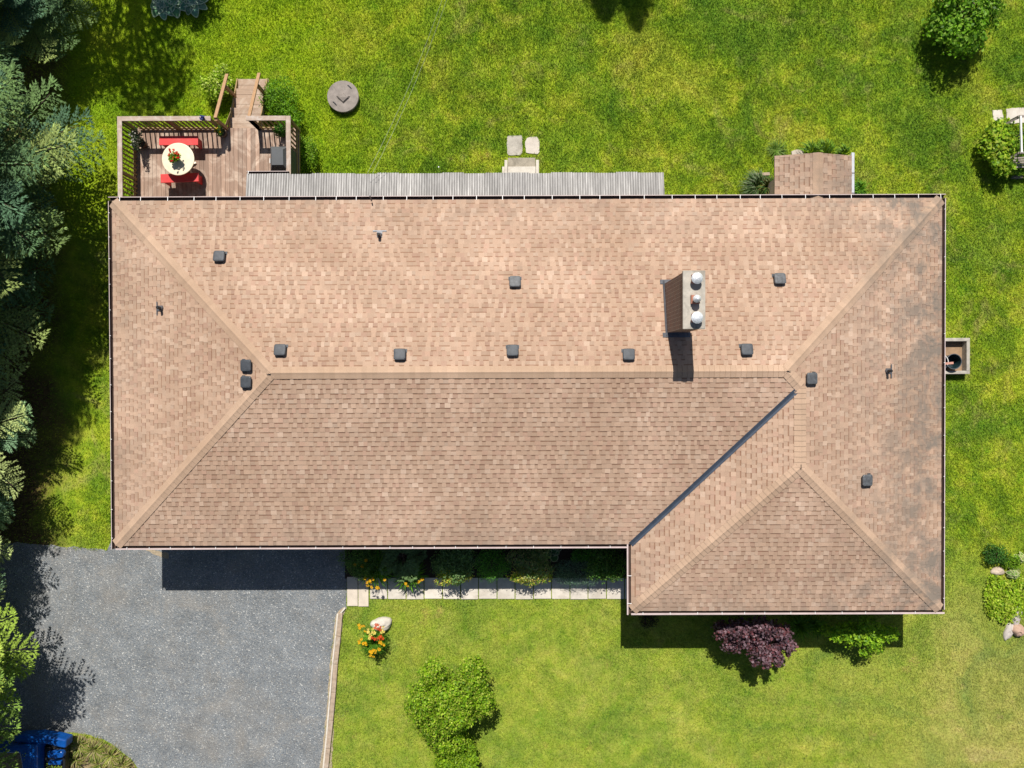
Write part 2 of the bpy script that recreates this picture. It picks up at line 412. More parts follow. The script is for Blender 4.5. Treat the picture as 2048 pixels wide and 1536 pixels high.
# ================================================================ HOUSE
ZE = 2.60
c1, c2, c3, c4 = P(217,393,ZE), P(1891,389,ZE), P(1889,1229,ZE), P(223,1098,ZE)
c5, c6 = P(1253,1097,ZE), P(1255,1228,ZE)
XL = (c1.x + c4.x)/2; XR = (c2.x + c3.x)/2; YN = (c1.y + c2.y)/2; YS = (c4.y + c5.y)/2; YW = (c3.y+c6.y)/2; XW = (c5.x+c6.x)/2
print('house', XL, XR, YN, YS, YW, XW)
GW = .12                                       # gutter width lies outside the roof edge
XL += GW; XR -= GW; YN -= GW; YS += GW; YW += GW; XW += GW
PT = 0.262; HD = (YN - YS)/2; YR = (YN+YS)/2; ZR = ZE + PT*HD
A = Vector((XL+HD, YR, ZR)); B = Vector((XR-HD, YR, ZR))
XG = XW + (XR-XW)*.492; ZG = ZE + PT*(XR-XG)
N_ = Vector((XG, YR-(ZR-ZG)/PT, ZG))
ys_g = P(1600, 935, ZG).y
S_ = Vector((XG, ys_g, ZG))
NW, NE, SE, SW = Vector((XL,YN,ZE)), Vector((XR,YN,ZE)), Vector((XR,YW,ZE)), Vector((XL,YS,ZE))
IC, WW = Vector((XW,YS,ZE)), Vector((XW,YW,ZE))

house = thing('house', 'long single storey house with tan shingled hip roof, brick chimney and brown gutters', 'house', (0, 0, 0))
# walls
OH = .55
fp = [(XL+OH,YS+OH),(XW+OH,YS+OH),(XW+OH,YW+OH),(XR-OH,YW+OH),(XR-OH,YN-OH),(XL+OH,YN-OH)]
mb = MB(); mb.prism(fp, -.05, ZE-.16); mb.build('wall', M['wall'], house)
# soffit
mb = MB(); mb.prism([(XL+.02,YS+.02),(XW+.02,YS+.02),(XW+.02,YW+.02),(XR-.02,YW+.02),(XR-.02,YN-.02),(XL+.02,YN-.02)], ZE-.158, ZE-.02)
mb.build('soffit', M['fascia'], house)

def clip_convex(poly, clip):
    out = poly
    k = len(clip)
    for i in range(k):
        a = clip[i]; b = clip[(i+1) % k]; inp = out; out = []
        if not inp: return []
        ex, ey = b[0]-a[0], b[1]-a[1]
        def side(p): return ex*(p[1]-a[1]) - ey*(p[0]-a[0])
        for j in range(len(inp)):
            p, q = inp[j], inp[(j+1) % len(inp)]; sp, sq = side(p), side(q)
            if sp >= 0: out.append(p)
            if (sp >= 0) != (sq >= 0):
                t = sp/(sp-sq); out.append(tuple(p[d]+(q[d]-p[d])*t for d in range(len(p))))
    return out
def tabcol(r, tab):
    k = r.gauss(1.0, .045)
    base = [(.446, .310, .225), (.437, .300, .218), (.463, .328, .242), (.424, .280, .206), (.490, .358, .270)]
    b = base[r.choices(range(5), [5, 4, 3, 2, 1.2])[0]]
    if not tab: k *= .90
    return tuple(min(.8, c*k) for c in b)
def shingle_plane(mb, org, ud, polys3, seed, e=.1435, lift=.004, wmin=.085, wmax=.19, k=1.0):
    """org on the eave, ud along the eave; polys3 convex pieces in 3-D (counter-clockwise seen from outside)"""
    ud = Vector(ud).normalized(); pl = polys3[0]
    n = (pl[1]-pl[0]).cross(pl[2]-pl[0]).normalized()
    if n.z < 0: n = -n
    vd = n.cross(ud).normalized()
    if vd.z < 0: vd = -vd; 
    flip = ud.cross(vd).dot(n) < 0
    pieces = []
    for pl in polys3:
        q = [((p-org).dot(ud), (p-org).dot(vd)) for p in pl]
        ar = sum(q[i][0]*q[(i+1)%len(q)][1]-q[(i+1)%len(q)][0]*q[i][1] for i in range(len(q)))
        if ar < 0: q = q[::-1]
        pieces.append(q)
    u0 = min(p[0] for q in pieces for p in q); u1 = max(p[0] for q in pieces for p in q); vmax = max(p[1] for q in pieces for p in q)
    r = random.Random(seed)
    def emit(u_a, u_b, v_a, v_b, ha, hb, col, v0):
        for q in pieces:
            cp = clip_convex([(u_a, v_a), (u_b, v_a), (u_b, v_b), (u_a, v_b)], q)
            if len(cp) >= 3:
                pts = []
                for (u, v) in cp:
                    t = (v-v_a)/(v_b-v_a); h = ha+(hb-ha)*t
                    pts.append(org+ud*u+vd*v+n*h)
                if flip: pts = pts[::-1]
                mb.quad(pts, col)
    def butt(u_a, u_b, v, h0, h1, col):
        for q in pieces:
            cp = clip_convex([(u_a, v), (u_b, v), (u_b, v+.002), (u_a, v+.002)], q)
            if len(cp) >= 3:
                a = min(p[0] for p in cp); b = max(p[0] for p in cp)
                pts = [org+ud*a+vd*v+n*h0, org+ud*b+vd*v+n*h0, org+ud*b+vd*v+n*h1, org+ud*a+vd*v+n*h1]
                mb.quad(pts if not flip else pts[::-1], col)
    nrow = int(vmax/e)+2
    for i in range(nrow):
        v = i*e; u = u0 - r.random()*.3; tab = r.random() < .5
        while u < u1:
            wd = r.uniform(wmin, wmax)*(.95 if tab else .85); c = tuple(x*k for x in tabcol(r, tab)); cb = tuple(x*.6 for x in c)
            j = r.uniform(-.004, .004)
            if tab:
                emit(u, u+wd, v+j, v+e+.0, lift+.016, lift+.007, c, v)
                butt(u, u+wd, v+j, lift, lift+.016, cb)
            else:
                emit(u, u+wd, v, v+e*.74, lift+.010, lift+.003, c, v)
                emit(u, u+wd, v+e*.74, v+e, lift+.003, lift+.001, tuple(x*y for x, y in zip(c, (.72, .62, .56))), v)
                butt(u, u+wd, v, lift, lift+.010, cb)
            u += wd; tab = not tab if r.random() < .82 else tab
# roof deck under the shingles
mb = MB()
dn = Vector((0, 0, -.012))
for pl in ([NE,NW,A,B],[NW,SW,A],[SW,IC,N_,B,A],[IC,WW,S_,N_],[WW,SE,S_],[SE,NE,B,N_,S_]):
    mb.quad([p+dn for p in pl], (.2,.15,.1))
roof = mb.build('roof', M['shingle'], house)
mb = MB()
shingle_plane(mb, NE, (-1,0,0), [[NE,NW,A,B]], 1)
roof_n = mb
shingle_plane(mb, NW, (0,-1,0), [[NW,SW,A]], 2)
shingle_plane(mb, SW, (1,0,0), [[SW,IC,N_,B,A]], 3)
shingle_plane(mb, IC, (0,-1,0), [[IC,WW,S_,N_]], 4)
shingle_plane(mb, WW, (1,0,0), [[WW,SE,S_]], 5)
cut = Vector((XR, N_.y, ZE))
shingle_plane(mb, SE, (0,1,0), [[SE,cut,N_,S_],[cut,NE,B,N_]], 6, k=.97)
mb.build('shingle_courses', M['shingle'], roof)

def capstrip(mb, a, b, na, nb, wd=.17, seed=0, step=.15):
    """cap shingles folded over the hip a-b; na/nb: outward normals of the two sides"""
    r = random.Random(seed); d = (b-a); L = d.length; d.normalize()
    sa = d.cross(na); sb = d.cross(nb)
    k = int(L/step)
    up = (na+nb).normalized()
    # side directions pointing away, lying in each plane
    def away(s, n, other):
        return s if s.dot(other) > 0 else -s
    sa = away(sa, na, na-nb); sb = away(sb, nb, nb-na)
    for i in range(k+1):
        t0 = i*step; t1 = min(L, t0+step+.02)
        if t1 <= t0: break
        f = r.gauss(1.0, .035); c = tuple(x*f for x in (.440, .309, .220))
        p0 = a+d*t0; p1 = a+d*t1; h0, h1 = .034, .020
        r0 = p0+up*(h0+.012); r1 = p1+up*(h1+.012)
        m0a = p0+sa*wd*.3+na*(h0+.004); m1a = p1+sa*wd*.3+na*(h1+.004)
        m0b = p0+sb*wd*.3+nb*(h0+.004); m1b = p1+sb*wd*.3+nb*(h1+.004)
        e0a = p0+sa*wd+na*h0; e1a = p1+sa*wd+na*h1; e0b = p0+sb*wd+nb*h0; e1b = p1+sb*wd+nb*h1
        for q in ([e0a,m0a,m1a,e1a],[m0a,r0,r1,m1a],[r0,m0b,m1b,r1],[m0b,e0b,e1b,m1b]):
            mb.quad(q, c)
        # butts and outer edges
        dk = tuple(x*.62 for x in c)
        mb.quad([e0a-na*.014, m0a-na*.014, m0a, e0a], dk); mb.quad([m0a-na*.014, r0-up*.014, r0, m0a], dk)
        mb.quad([e0b-nb*.014, m0b-nb*.014, m0b, e0b], dk); mb.quad([m0b-nb*.014, r0-up*.014, r0, m0b], dk)
        mb.quad([e0a-na*.02, e1a-na*.02, e1a, e0a], dk); mb.quad([e0b-nb*.02, e1b-nb*.02, e1b, e0b], dk)
def pn(*p):
    n = (p[1]-p[0]).cross(p[2]-p[0]).normalized(); return n if n.z > 0 else -n
nN, nWt, nS, nWW, nWS, nE = pn(NE,NW,A), pn(NW,SW,A), pn(SW,IC,A), pn(IC,WW,S_), pn(WW,SE,S_), pn(SE,NE,B)
for i, (a, b, na, nb) in enumerate([(NW,A,nN,nWt),(SW,A,nWt,nS),(NE,B,nN,nE),(N_,B,nS,nE),(WW,S_,nWW,nWS),(SE,S_,nWS,nE),(S_,N_,nWW,nE),(A,B,nN,nS)]):
    mb = MB()
    a2 = a + (b-a).normalized()*(.05 if i in (0,1,2,4,5) else 0)
    capstrip(mb, a2, b, na, nb, .17, 20+i); mb.build('ridge_cap' if i in (6,7) else 'hip_cap', M['shingle'], house)
# valley flashing
mb = MB(); d = (N_-IC); vd_ = d.normalized(); hz = Vector((-vd_.y, vd_.x, 0)).normalized()
a = IC - vd_*.02; b = N_ - vd_*.16
def vp(p, off):
    q = p + hz*off
    zz = ZE + PT*(q.y-YS) if off > 0 else ZE + (ZG-ZE)/(XG-XW)*(q.x-XW)
    return Vector((q.x, q.y, zz + .030))
mb.quad([vp(a,-.08), vp(b,-.08), b+Vector((0,0,.024)), a+Vector((0,0,.024))][::-1]); mb.quad([a+Vector((0,0,.024)), b+Vector((0,0,.024)), vp(b,.08), vp(a,.08)][::-1])
rb = [vp(a,.01)+Vector((0,0,.012)), vp(b,.01)+Vector((0,0,.012)), vp(b,-.01)+Vector((0,0,.012)), vp(a,-.01)+Vector((0,0,.012))]
mb.quad(rb[::-1])
mb.build('valley_flashing', M['valley'], house)

# gutters
def gutter(a, b, out, parent=house, wd=GW, zt=ZE+.0, n0=.35, step=.62, hang=True, hl=None, lipm=None, boxm=None, seed=1, lipw=.028, e0=0, e1=0):
    a = Vector(a); b = Vector(b); out = Vector(out); d = (b-a).normalized(); a = a-d*e0; b = b+d*e1; L = (b-a).length
    def Q(t, o, z): p = a+d*t+out*o; return (p.x, p.y, z)
    mb = MB(); th = .004
    prof = [(0,zt-.005),(0.006,zt-.10),(wd*.72,zt-.10),(wd,zt-.03),(wd,zt)]
    prof2 = [(wd-.006,zt),(wd-.008,zt-.03),(wd*.70,zt-.094),(.012,zt-.094),(.008,zt-.005)]
    pr = prof+prof2
    for i in range(len(pr)):
        p, q = pr[i], pr[(i+1) % len(pr)]
        mb.quad([Q(0,*p), Q(L,*p), Q(L,*q), Q(0,*q)])
    mb.quad([Q(0,*p) for p in pr]); mb.quad([Q(L,*p) for p in reversed(pr)])
    go = mb.build('gutter', boxm or M['fascia'], parent)
    mb = MB(); c = [(wd-lipw,zt+.001),(wd+.004,zt+.001),(wd+.004,zt+.010),(wd-lipw,zt+.010)]
    for i in range(4):
        p, q = c[i], c[(i+1) % 4]; mb.quad([Q(0,*p), Q(L,*p), Q(L,*q), Q(0,*q)])
    mb.quad([Q(0,*p) for p in c]); mb.quad([Q(L,*p) for p in reversed(c)])
    mb.build('gutter_lip', lipm or M['lip'], go)
    if hang:
        r = random.Random(seed); t = n0
        proto = None
        while t < L-.1:
            mb = MB(); p0 = Q(t, -.012 if hl is None else wd-hl, 0); p1 = Q(t, wd-.004, 0)
            mb.beam((p0[0], p0[1], zt+.028), (p1[0], p1[1], zt+.016), .016, .007); mb.build('hanger', M['hanger'], go)
            t += step*r.uniform(.82, 1.18)
    return go
gutter((XL,YN,0),(XR,YN,0),(0,1,0), seed=1, step=.72, lipw=.016, e0=GW, e1=GW)
gutter((XL,YS,0),(XL,YN,0),(-1,0,0), seed=2, hl=.05, step=.74, lipw=.014, e0=GW-.004, e1=-.004)
gutter((XR,YW,0),(XR,YN,0),(1,0,0), seed=3, hl=.05, step=.74, e0=-.004, e1=-.004, lipm=M['lip'], lipw=.02)
gutter((XL,YS,0),(XW,YS,0),(0,-1,0), seed=4, hl=.075, step=.74, e0=-.004, e1=-GW-.004, lipw=.04)
gutter((XW,YW,0),(XW,YS,0),(-1,0,0), seed=5, lipw=.04, step=.8, e0=GW, e1=0)
gutter((XW,YW,0),(XR,YW,0),(0,-1,0), seed=6, hl=.08, step=.74, lipw=.05, e0=-.004, e1=GW)

def roof_z(x, y):
    return min(ZE+PT*(YN-y), ZE+PT*(x-XL), ZE+PT*(XR-x),
               max(ZE+PT*(y-YS), min(ZE+(ZG-ZE)/(XG-XW)*(x-XW), ZE+(ZG-ZE)/(S_.y-YW)*(y-YW))))
def on_roof(px, py, lift=0):
    z = 3.6
    for _ in range(12):
        p = P(px, py, z+lift); z = roof_z(p.x, p.y)
    return Vector((p.x, p.y, z))
# box vents
def box_vent(px, py, nrm, up2):
    c = on_roof(px, py, .14)
    rt = Matrix((up2.cross(nrm).normalized(), up2, nrm)).transposed()     # columns: along eave, upslope, normal
    def T(x, y, z): v = rt @ Vector((x, y, z)); return c+v
    fl = MB()
    for (x0,x1,y0,y1,z0,z1) in ((-.19,.19,-.205,-.10,.012,.024),):
        fl.quad([T(x0,y0,z1),T(x1,y0,z1),T(x1,y1,z1),T(x0,y1,z1)]); fl.quad([T(x0,y0,z0),T(x1,y0,z0),T(x1,y0,z1),T(x0,y0,z1)]); fl.quad([T(x0,y1,z1),T(x1,y1,z1),T(x1,y1,z0),T(x0,y1,z0)])
    b = MB()
    prof = [(.13,.024),(.13,.09),(.165,.085),(.168,.125),(.150,.142),(.11,.147),(0.02,.150)]
    seg = 24; rings = []
    for rr, z in prof:
        n0 = len(b.v); rings.append(n0)
        for k in range(seg):
            t = 2*math.pi*(k+.5)/seg; cx, cy = math.cos(t), math.sin(t)
            s = 1/max(abs(cx), abs(cy)); s = 1+(s-1)*.93
            b.v.append(tuple(T(cx*rr*s, cy*rr*s-.02, z)))
    for i in range(len(prof)-1):
        for k in range(seg):
            k2 = (k+1) % seg; b.f.append((rings[i]+k, rings[i]+k2, rings[i+1]+k2, rings[i+1]+k)); b.c.append((1,1,1))
    b.f.append(tuple(rings[-1]+k for k in range(seg))); b.c.append((1,1,1))
    o = b.build('roof_vent', M['vent'] if int(px+py)%3 else M['vent_faded'], house, bevel=0)
    fl.build('vent_flange', M['vent'], o)
upN = Vector((0,-1,PT)).normalized(); upS = Vector((0,1,PT)).normalized(); upW = Vector((1,0,PT)).normalized(); upE = Vector((-1,0,PT)).normalized()
for px, py in ((437,515),(1030,566),(1561,560),(559,703),(799,712),(1025,704),(1258,712),(1495,702)): box_vent(px, py, nN, upN)
for px, py in ((494,731),(494,764)): box_vent(px, py, nWt, upW)
for px, py in ((1622,757),(1733,961)): box_vent(px, py, nE, upE)
# plumbing stacks
for px, py, nn, uu in ((758,470,nN,upN),(320,616,nWt,upW),(1777,742,nE,upE)):
    c = on_roof(px, py, .1); sd = uu.cross(nn).normalized()
    mb = MB()
    mb.quad([c+nn*.03+sd*.08-uu*.14, c+nn*.03+sd*.08+uu*.06, c+nn*.03-sd*.08+uu*.06, c+nn*.03-sd*.08-uu*.14])
    mb.quad([c+nn*.034+sd*.20-uu*.16, c+nn*.034+sd*.20-uu*.12, c+nn*.034-sd*.20-uu*.12, c+nn*.034-sd*.20-uu*.16])
    mb.tube([c+nn*.02, c+Vector((0,0,.10))], [.085,.055], 14)
    o = mb.build('vent_pipe_boot', M['lead'], house)
    mb = MB(); mb.tube([c, c+Vector((0,0,.26))], .042, 14, cap=False); mb.tube([c+Vector((0,0,.26)), c+Vector((0,0,.08))], .034, 14)
    mb.build('vent_pipe', M['black'], o)
for q, ang in ((A+Vector((-.05,-.03,.06)),0),(B+Vector((.05,.0,.06)),0),(S_+Vector((0,.03,.06)),1.57)):
    mb = MB(); mb.box(q.x-.06,q.x+.06,q.y-.007,q.y+.007,q.z-.02,q.z+.0,rot=ang); mb.build('cap_nail_strip', M['black'], roof)

# chimney
zc = 5.65
t0, t1 = P(1366,541,zc), P(1411,658,zc)
cx0, cx1, cy1, cy0 = t0.x, t1.x, t0.y, t1.y
mb = MB(); mb.box(cx0+.03, cx1-.03, cy0+.03, cy1-.03, ZE+.4, zc-.09)
chim = mb.build('chimney', M['brick'], house)
mb = MB(); mb.box(cx0, cx1, cy0, cy1, zc-.09, zc); mb.build('crown_slab', M['concrete'], chim, bevel=.012)
mb = MB()
zz0 = roof_z(cx0, cy1)
for x in (cx0-.02, cx1-.02):
    mb.quad([(x,cy0-.06,roof_z(cx0,cy0)+.05),(x+.04,cy0-.06,roof_z(cx0,cy0)+.10),(x+.04,cy1+.06,roof_z(cx0,cy1)+.10),(x,cy1+.06,roof_z(cx0,cy1)+.05)])
mb.box(cx0-.10,cx1+.10,cy0-.10,cy0+.03,roof_z(cx0,cy0)+.0,roof_z(cx0,cy0)+.06); mb.box(cx0-.09,cx1+.09,cy1-.03,cy1+.09,roof_z(cx0,cy1)+.0,roof_z(cx0,cy1)+.055)
mb.build('chimney_flashing', M['lead'], chim)
for i, (px, py, rr, hh) in enumerate(((1395,556,.145,.26),(1395,597,.10,.34),(1395,635,.15,.24))):
    c = P(px, py, zc+hh*.8)
    mb = MB(); mb.box(c.x-.11,c.x+.11,c.y-.11,c.y+.11,zc+.0,zc+.10,(.9,.5,.4)); fo = mb.build('flue_liner', simple('flue_clay',(.34,.15,.10),.85,tint=False), chim)
    mb = MB()
    mb.lathe(c.x,c.y,[(rr*.62,zc+.08),(rr*.62,zc+hh*.6),(rr*1.0,zc+hh*.62),(rr*1.03,zc+hh*.72),(rr*.72,zc+hh*.86),(rr*.35,zc+hh*.97),(.01,zc+hh)],14)
    mb.build('chimney_cap', M['galv'], chim)

# windows and doors under the eaves
def window(x0,x1,z0,z1,y,face):
    mb = MB(); s = face
    mb.box(x0-.06,x1+.06,min(y,y+s*.05),max(y,y+s*.05),z0-.06,z1+.06); wo = mb.build('window', M['frame'], house)
    mb = MB(); mb.box(x0,(x0+x1)/2-.03,min(y+s*.03,y+s*.058),max(y+s*.03,y+s*.058),z0,z1); mb.box((x0+x1)/2+.03,x1,min(y+s*.03,y+s*.058),max(y+s*.03,y+s*.058),z0,z1)
    mb.build('pane', M['glass'], wo)
wy = YS+OH
for x0, x1 in ((-1.5,.2),(1.4,2.6)): window(x0,x1,.9,2.0,wy,-1)
for x0, x1 in ((5.5,7.2),(9.0,10.8)): window(x0,x1,.9,2.0,YW+OH,-1)
for x0, x1 in ((-3.6,-2.3),(2.8,4.0),(11,12)): window(x0,x1,1.0,2.0,YN-OH,1)
mb = MB(); mb.box(-11.4,-6.6,wy-.05,wy,0,2.15)
gd = mb.build('garage_door', M['frame'], house)
mb = MB()
for i in range(3): mb.box(-11.3,-6.7,wy-.062,wy-.045,.55+.5*i,.565+.5*i)
mb.build('panel_groove', M['fascia'], gd)
mb = MB(); mb.box(-3.4,-2.45,wy-.05,wy,.02,2.1); dd = mb.build('front_door', M['door'], house)
mb = MB(); mb.tube([(-2.55,wy-.11,1.0),(-2.55,wy-.04,1.0)],.025,10); mb.build('door_handle', M['galv'], dd)

# back canopy of corrugated sheet
ZC0, ZC1 = 2.28, 2.46
ca, cb_ = P(493,347,ZC0), P(1328,345,ZC0)
mb = MB(); per = .0762; x = ca.x; ya = (ca.y+cb_.y)/2; yb = YN-.35; prev = None; k = 0
xs = np.arange(ca.x, cb_.x, per/8)
r = random.Random(9); tn = 1
for i, x in enumerate(xs):
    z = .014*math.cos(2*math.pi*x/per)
    jl = .015*math.sin(int((x-ca.x)/.66)*2.3)
    cur = ((x, ya+jl, ZC0+z), (x, yb, ZC1+z))
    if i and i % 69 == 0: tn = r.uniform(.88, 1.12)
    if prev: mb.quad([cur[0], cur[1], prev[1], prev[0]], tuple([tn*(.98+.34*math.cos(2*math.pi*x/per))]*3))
    prev = cur
can = mb.build('back_canopy', M['corr'], house)
mb = MB(); mb.box(ca.x+.03,cb_.x-.03,ya-.14,ya-.05,ZC0-.12,ZC0-.02); mb.build('canopy_beam', M['fascia'], can)
for x in np.linspace(ca.x+.1, cb_.x-.1, 6):
    mb = MB(); mb.box(x-.045,x+.045,ya-.14,ya-.05,0,ZC0-.12); mb.build('post', M['fascia'], can)
gutter((ca.x,ya+.004,0),(P(577,343,ZC0).x,ya+.004,0),(0,1,0), zt=ZC0-.01, wd=.075, step=1.15, n0=.06, seed=12, lipw=.012)

# side porch: little gable over the basement entry
zp = 2.25
pl, pr_ = P(1549,312,zp), P(1703,312,zp); pxm = P(1636,303,zp+.3).x; pyn = pl.y; 
zpr = zp+.30
mb = MB()
e = [Vector((pl.x,YN-.25,zp)),Vector((pl.x,pyn,zp)),Vector((pxm,pyn,zpr)),Vector((pxm,YN-.25,zpr)),Vector((pr_.x,pyn,zp)),Vector((pr_.x,YN-.25,zp))]
porch = MB()
porch.quad([p+Vector((0,0,-.01)) for p in (e[0],e[3],e[2],e[1])],(.2,.15,.1)); porch.quad([p+Vector((0,0,-.01)) for p in (e[2],e[3],e[5],e[4])],(.2,.15,.1))
po = porch.build('porch_roof', M['shingle'], house)
shingle_plane(mb, e[1], (0,-1,0), [[e[1],e[0],e[3],e[2]]], 31, k=.93)
shingle_plane(mb, e[5], (0,1,0), [[e[5],e[4],e[2],e[3]]], 32, k=.90)
mb.build('shingle_courses', M['shingle'], po)
mb = MB(); capstrip(mb, e[2], e[3], pn(e[1],e[0],e[3]), pn(e[5],e[4],e[2]), .15, 33); mb.build('ridge_cap', M['shingle'], po)
mb = MB(); mb.box(pl.x+.52,pr_.x-.10,YN-.5,pyn-.30,0,zp-.05); mb.build('porch_wall', M['wall'], po)
mb = MB(); mb.prism([(pl.x+.02,YN-.3),(pr_.x-.02,YN-.3),(pr_.x-.02,pyn-.02),(pl.x+.02,pyn-.02)], zp-.10, zp-.02); mb.build('porch_soffit', M['fascia'], po)
mb = MB(); gx = pr_.x+.05; mb.box(gx-.045,gx+.045,YN-.05,pyn+.10,zp-.07,zp); mb.tube([(gx+.03,pyn+.06,zp-.03),(gx+.03,pyn+.14,0.05)],.04,10)
pg = mb.build('porch_gutter', M['white'], po, bevel=.012)
for t in (.18,.62):
    y = YN+(pyn-YN)*t; mb = MB(); mb.box(gx-.05,gx+.05,y-.012,y+.012,zp-.01,zp+.006); mb.build('gutter_joint', M['fascia'], pg)

# ================================================================ DECK
ZD = 1.0; ZCAP = 1.92
dxl = P(240,300,ZCAP).x; dxr = P(577,300,ZCAP).x; dyn = P(400,237,ZCAP).y; dys = YN-OH+.01
deck = thing('deck', 'raised brown wooden deck with slatted railings and a short stair at the back corner', 'deck', (0,0,0))
sx0, sx1 = P(430,238,ZCAP).x, P(497,238,ZCAP).x
mb = MB(); x = dxl-.02; r = random.Random(3)
while x < dxr+.04:
    wv = .138; k = r.gauss(1, .12)+(.12 if -9.4 < x < -8.0 else 0); mb.box(x, min(x+wv-.008, dxr+.05), dys, dyn+.03, ZD-.035, ZD+r.uniform(-.001,.002), (k,k*.99,k*.97)); x += wv
mb.build('deck_floor', M['deck'], deck)
mb = MB(); mb.box(dxl+.02,dxr,dyn-.06,dyn-.01,ZD-.22,ZD-.04); mb.box(dxl,dxl+.04,dys,dyn-.01,ZD-.22,ZD-.04); mb.box(dxr-.02,dxr+.02,dys,dyn-.01,ZD-.22,ZD-.04)
y = dys+.4
while y < dyn-.2: mb.box(dxl+.05,dxr-.03,y,y+.04,ZD-.2,ZD-.04); y += .4
mb.build('deck_frame', M['balus'], deck)
for x in (dxl+.1,(dxl+dxr)/2,dxr-.1):
    mb = MB(); mb.box(x-.05,x+.05,dyn-.16,dyn-.06,0,ZD-.2); mb.build('deck_post', M['balus'], deck)
def railing(a, b, endposts=(1,1), capm='rail', n=None, slope=0):
    a = Vector((*a, 0)); b = Vector((*b, 0)); d = (b-a).normalized(); L = (b-a).length; sd = Vector((-d.y, d.x, 0))
    m = M['rail'] if abs(d.x) > abs(d.y) else M['raily']
    mb = MB(); mb.beam(a+Vector((0,0,ZCAP))-d*.07, b+Vector((0,0,ZCAP))+d*.07, .145, .036); ro = mb.build('railing', m, deck, bevel=.004)
    mb = MB(); mb.beam(a+Vector((0,0,ZD+.09)), b+Vector((0,0,ZD+.09)), .035, .085); mb.build('bottom_rail', M['balus'], ro)
    mb = MB(); mb.beam(a+Vector((0,0,ZCAP-.065)), b+Vector((0,0,ZCAP-.065)), .035, .085); mb.build('upper_rail', M['balus'], ro)
    k = max(1, int(L/.145)); mesh0 = None
    for i in range(1, k):
        p = a+d*(L*i/k)-sd*.038
        mb = MB(); f = random.uniform(.8,1.2); mb.box(-.019,.019,-.019,.019,ZD+.03,ZCAP-.03,(f,f,f))
        if mesh0 is None:
            o = mb.build('baluster', M['balus'], ro); mesh0 = o.data
        else:
            o = bpy.data.objects.new('baluster', mesh0); COL.objects.link(o); o.parent = ro
        o.location = p
    for t, on in ((0, endposts[0]), (L, endposts[1]), (L/2, L > 2.2)):
        if on:
            p = a+d*t; mb = MB(); mb.box(p.x-.045,p.x+.045,p.y-.045,p.y+.045,ZD-.2,ZCAP-.018); mb.build('rail_post', M['balus'], ro)
railing((dxl,dys+.0),(dxl,dyn),(0,1))
railing((dxl+.145,dyn),(sx0-.2,dyn),(0,1))
railing((sx1,dyn),(dxr-.145,dyn),(1,0))
railing((dxr,dyn),(dxr,P(577,347,ZCAP).y-.2),(1,1))
# stair
NS = 5; yb0 = dyn+.03; yb1 = P(500,163,0).y; tr = (yb1-yb0)/NS
st = None
mb = MB()
for x in (sx0+.02, sx1-.02):
    mb.beam((x,yb0,ZD-.15),(x,yb1-.02,.08),.04,.24)
st = mb.build('stair', M['balus'], deck)
for i in range(NS):
    z = ZD-(i+1)*ZD/(NS+1); y = yb0+i*tr; k = random.uniform(.9,1.1)
    mb = MB(); mb.box(sx0-.02,sx1+.02,y,y+tr*.49,z-.04,z,(k,k,k)); mb.box(sx0-.02,sx1+.02,y+tr*.51,y+tr+.015,z-.04,z-.0015,(k,k,k)); mb.build('tread', M['tread'], st, bevel=.003)
for x, ex in ((sx0,P(452,148,1.0)),(sx1,P(518,146,1.0))):
    mb = MB(); mb.beam((x,dyn+.02,ZCAP-.02),(x,ex.y,.98),.10,.045); h = mb.build('handrail', M['hrail'], st, bevel=.004)
    s = -1 if x == sx0 else 1
    mb = MB(); mb.box(x-.045,x+.045,ex.y-.5,ex.y-.41,0,1.13); mb.build('rail_post', M['hrail'], h); mb = MB(); mb.box(x-.045,x+.045,dyn-.045,dyn+.045,ZD-.2,ZCAP-.06); mb.build('rail_post', M['hrail'], h)
    mb = MB(); mb.beam((x,dyn+.05,ZD+.10),(x,ex.y-.42,.16),.035,.085); mb.build('bottom_rail', M['balus'], h)

# ================================================================ deck furniture
tp = P(356,318,1.74)
tb = thing('round_table', 'round cream table top between two red benches on the wooden deck', 'table', (tp.x,tp.y,ZD))
mb = MB(); mb.lathe(tp.x,tp.y,[(.46,1.705),(.50,1.715),(.505,1.73),(.50,1.742),(.48,1.745)],56); mb.build('tabletop', M['cream'], tb)
mb = MB(); mb.lathe(tp.x,tp.y,[(.05,ZD+.08),(.045,1.705)],14); mb.build('pedestal', M['cream'], tb)
for k in range(4):
    t = k*math.pi/2+.4; mb = MB(); mb.beam((tp.x,tp.y,ZD+.1),(tp.x+.26*math.cos(t),tp.y+.26*math.sin(t),ZD+.03),.05,.05); mb.build('foot', M['cream'], tb)
def bench(x0,y0,x1,y1,label,rot):
    a = P(x0,y0,ZD+.45); b = P(x1,y1,ZD+.45); c = (a+b)/2; L = abs(b.x-a.x); W = abs(a.y-b.y)
    t = thing('bench', label, 'bench', (c.x,c.y,ZD), 'red benches beside the round table')
    mb = MB(); mb.box(c.x-L/2,c.x+L/2,c.y-W/2,c.y+W/2,ZD+.41,ZD+.45,rot=rot,piv=(c.x,c.y)); mb.build('seat', M['red'], t, bevel=.006)
    for s in (-1,1):
        mb = MB()
        mb.box(c.x+s*(L/2-.09)-.02,c.x+s*(L/2-.09)+.02,c.y-W/2+.01,c.y+W/2-.01,ZD,ZD+.41,rot=rot,piv=(c.x,c.y)); mb.build('leg', M['red'], t)
    mb = MB(); mb.box(c.x-L/2+.1,c.x+L/2-.1,c.y-.015,c.y+.015,ZD+.28,ZD+.36,rot=rot,piv=(c.x,c.y)); mb.build('stretcher', M['red'], t)
bench(318,272,396,290,'red painted bench on the railing side of the round cream table', .0)
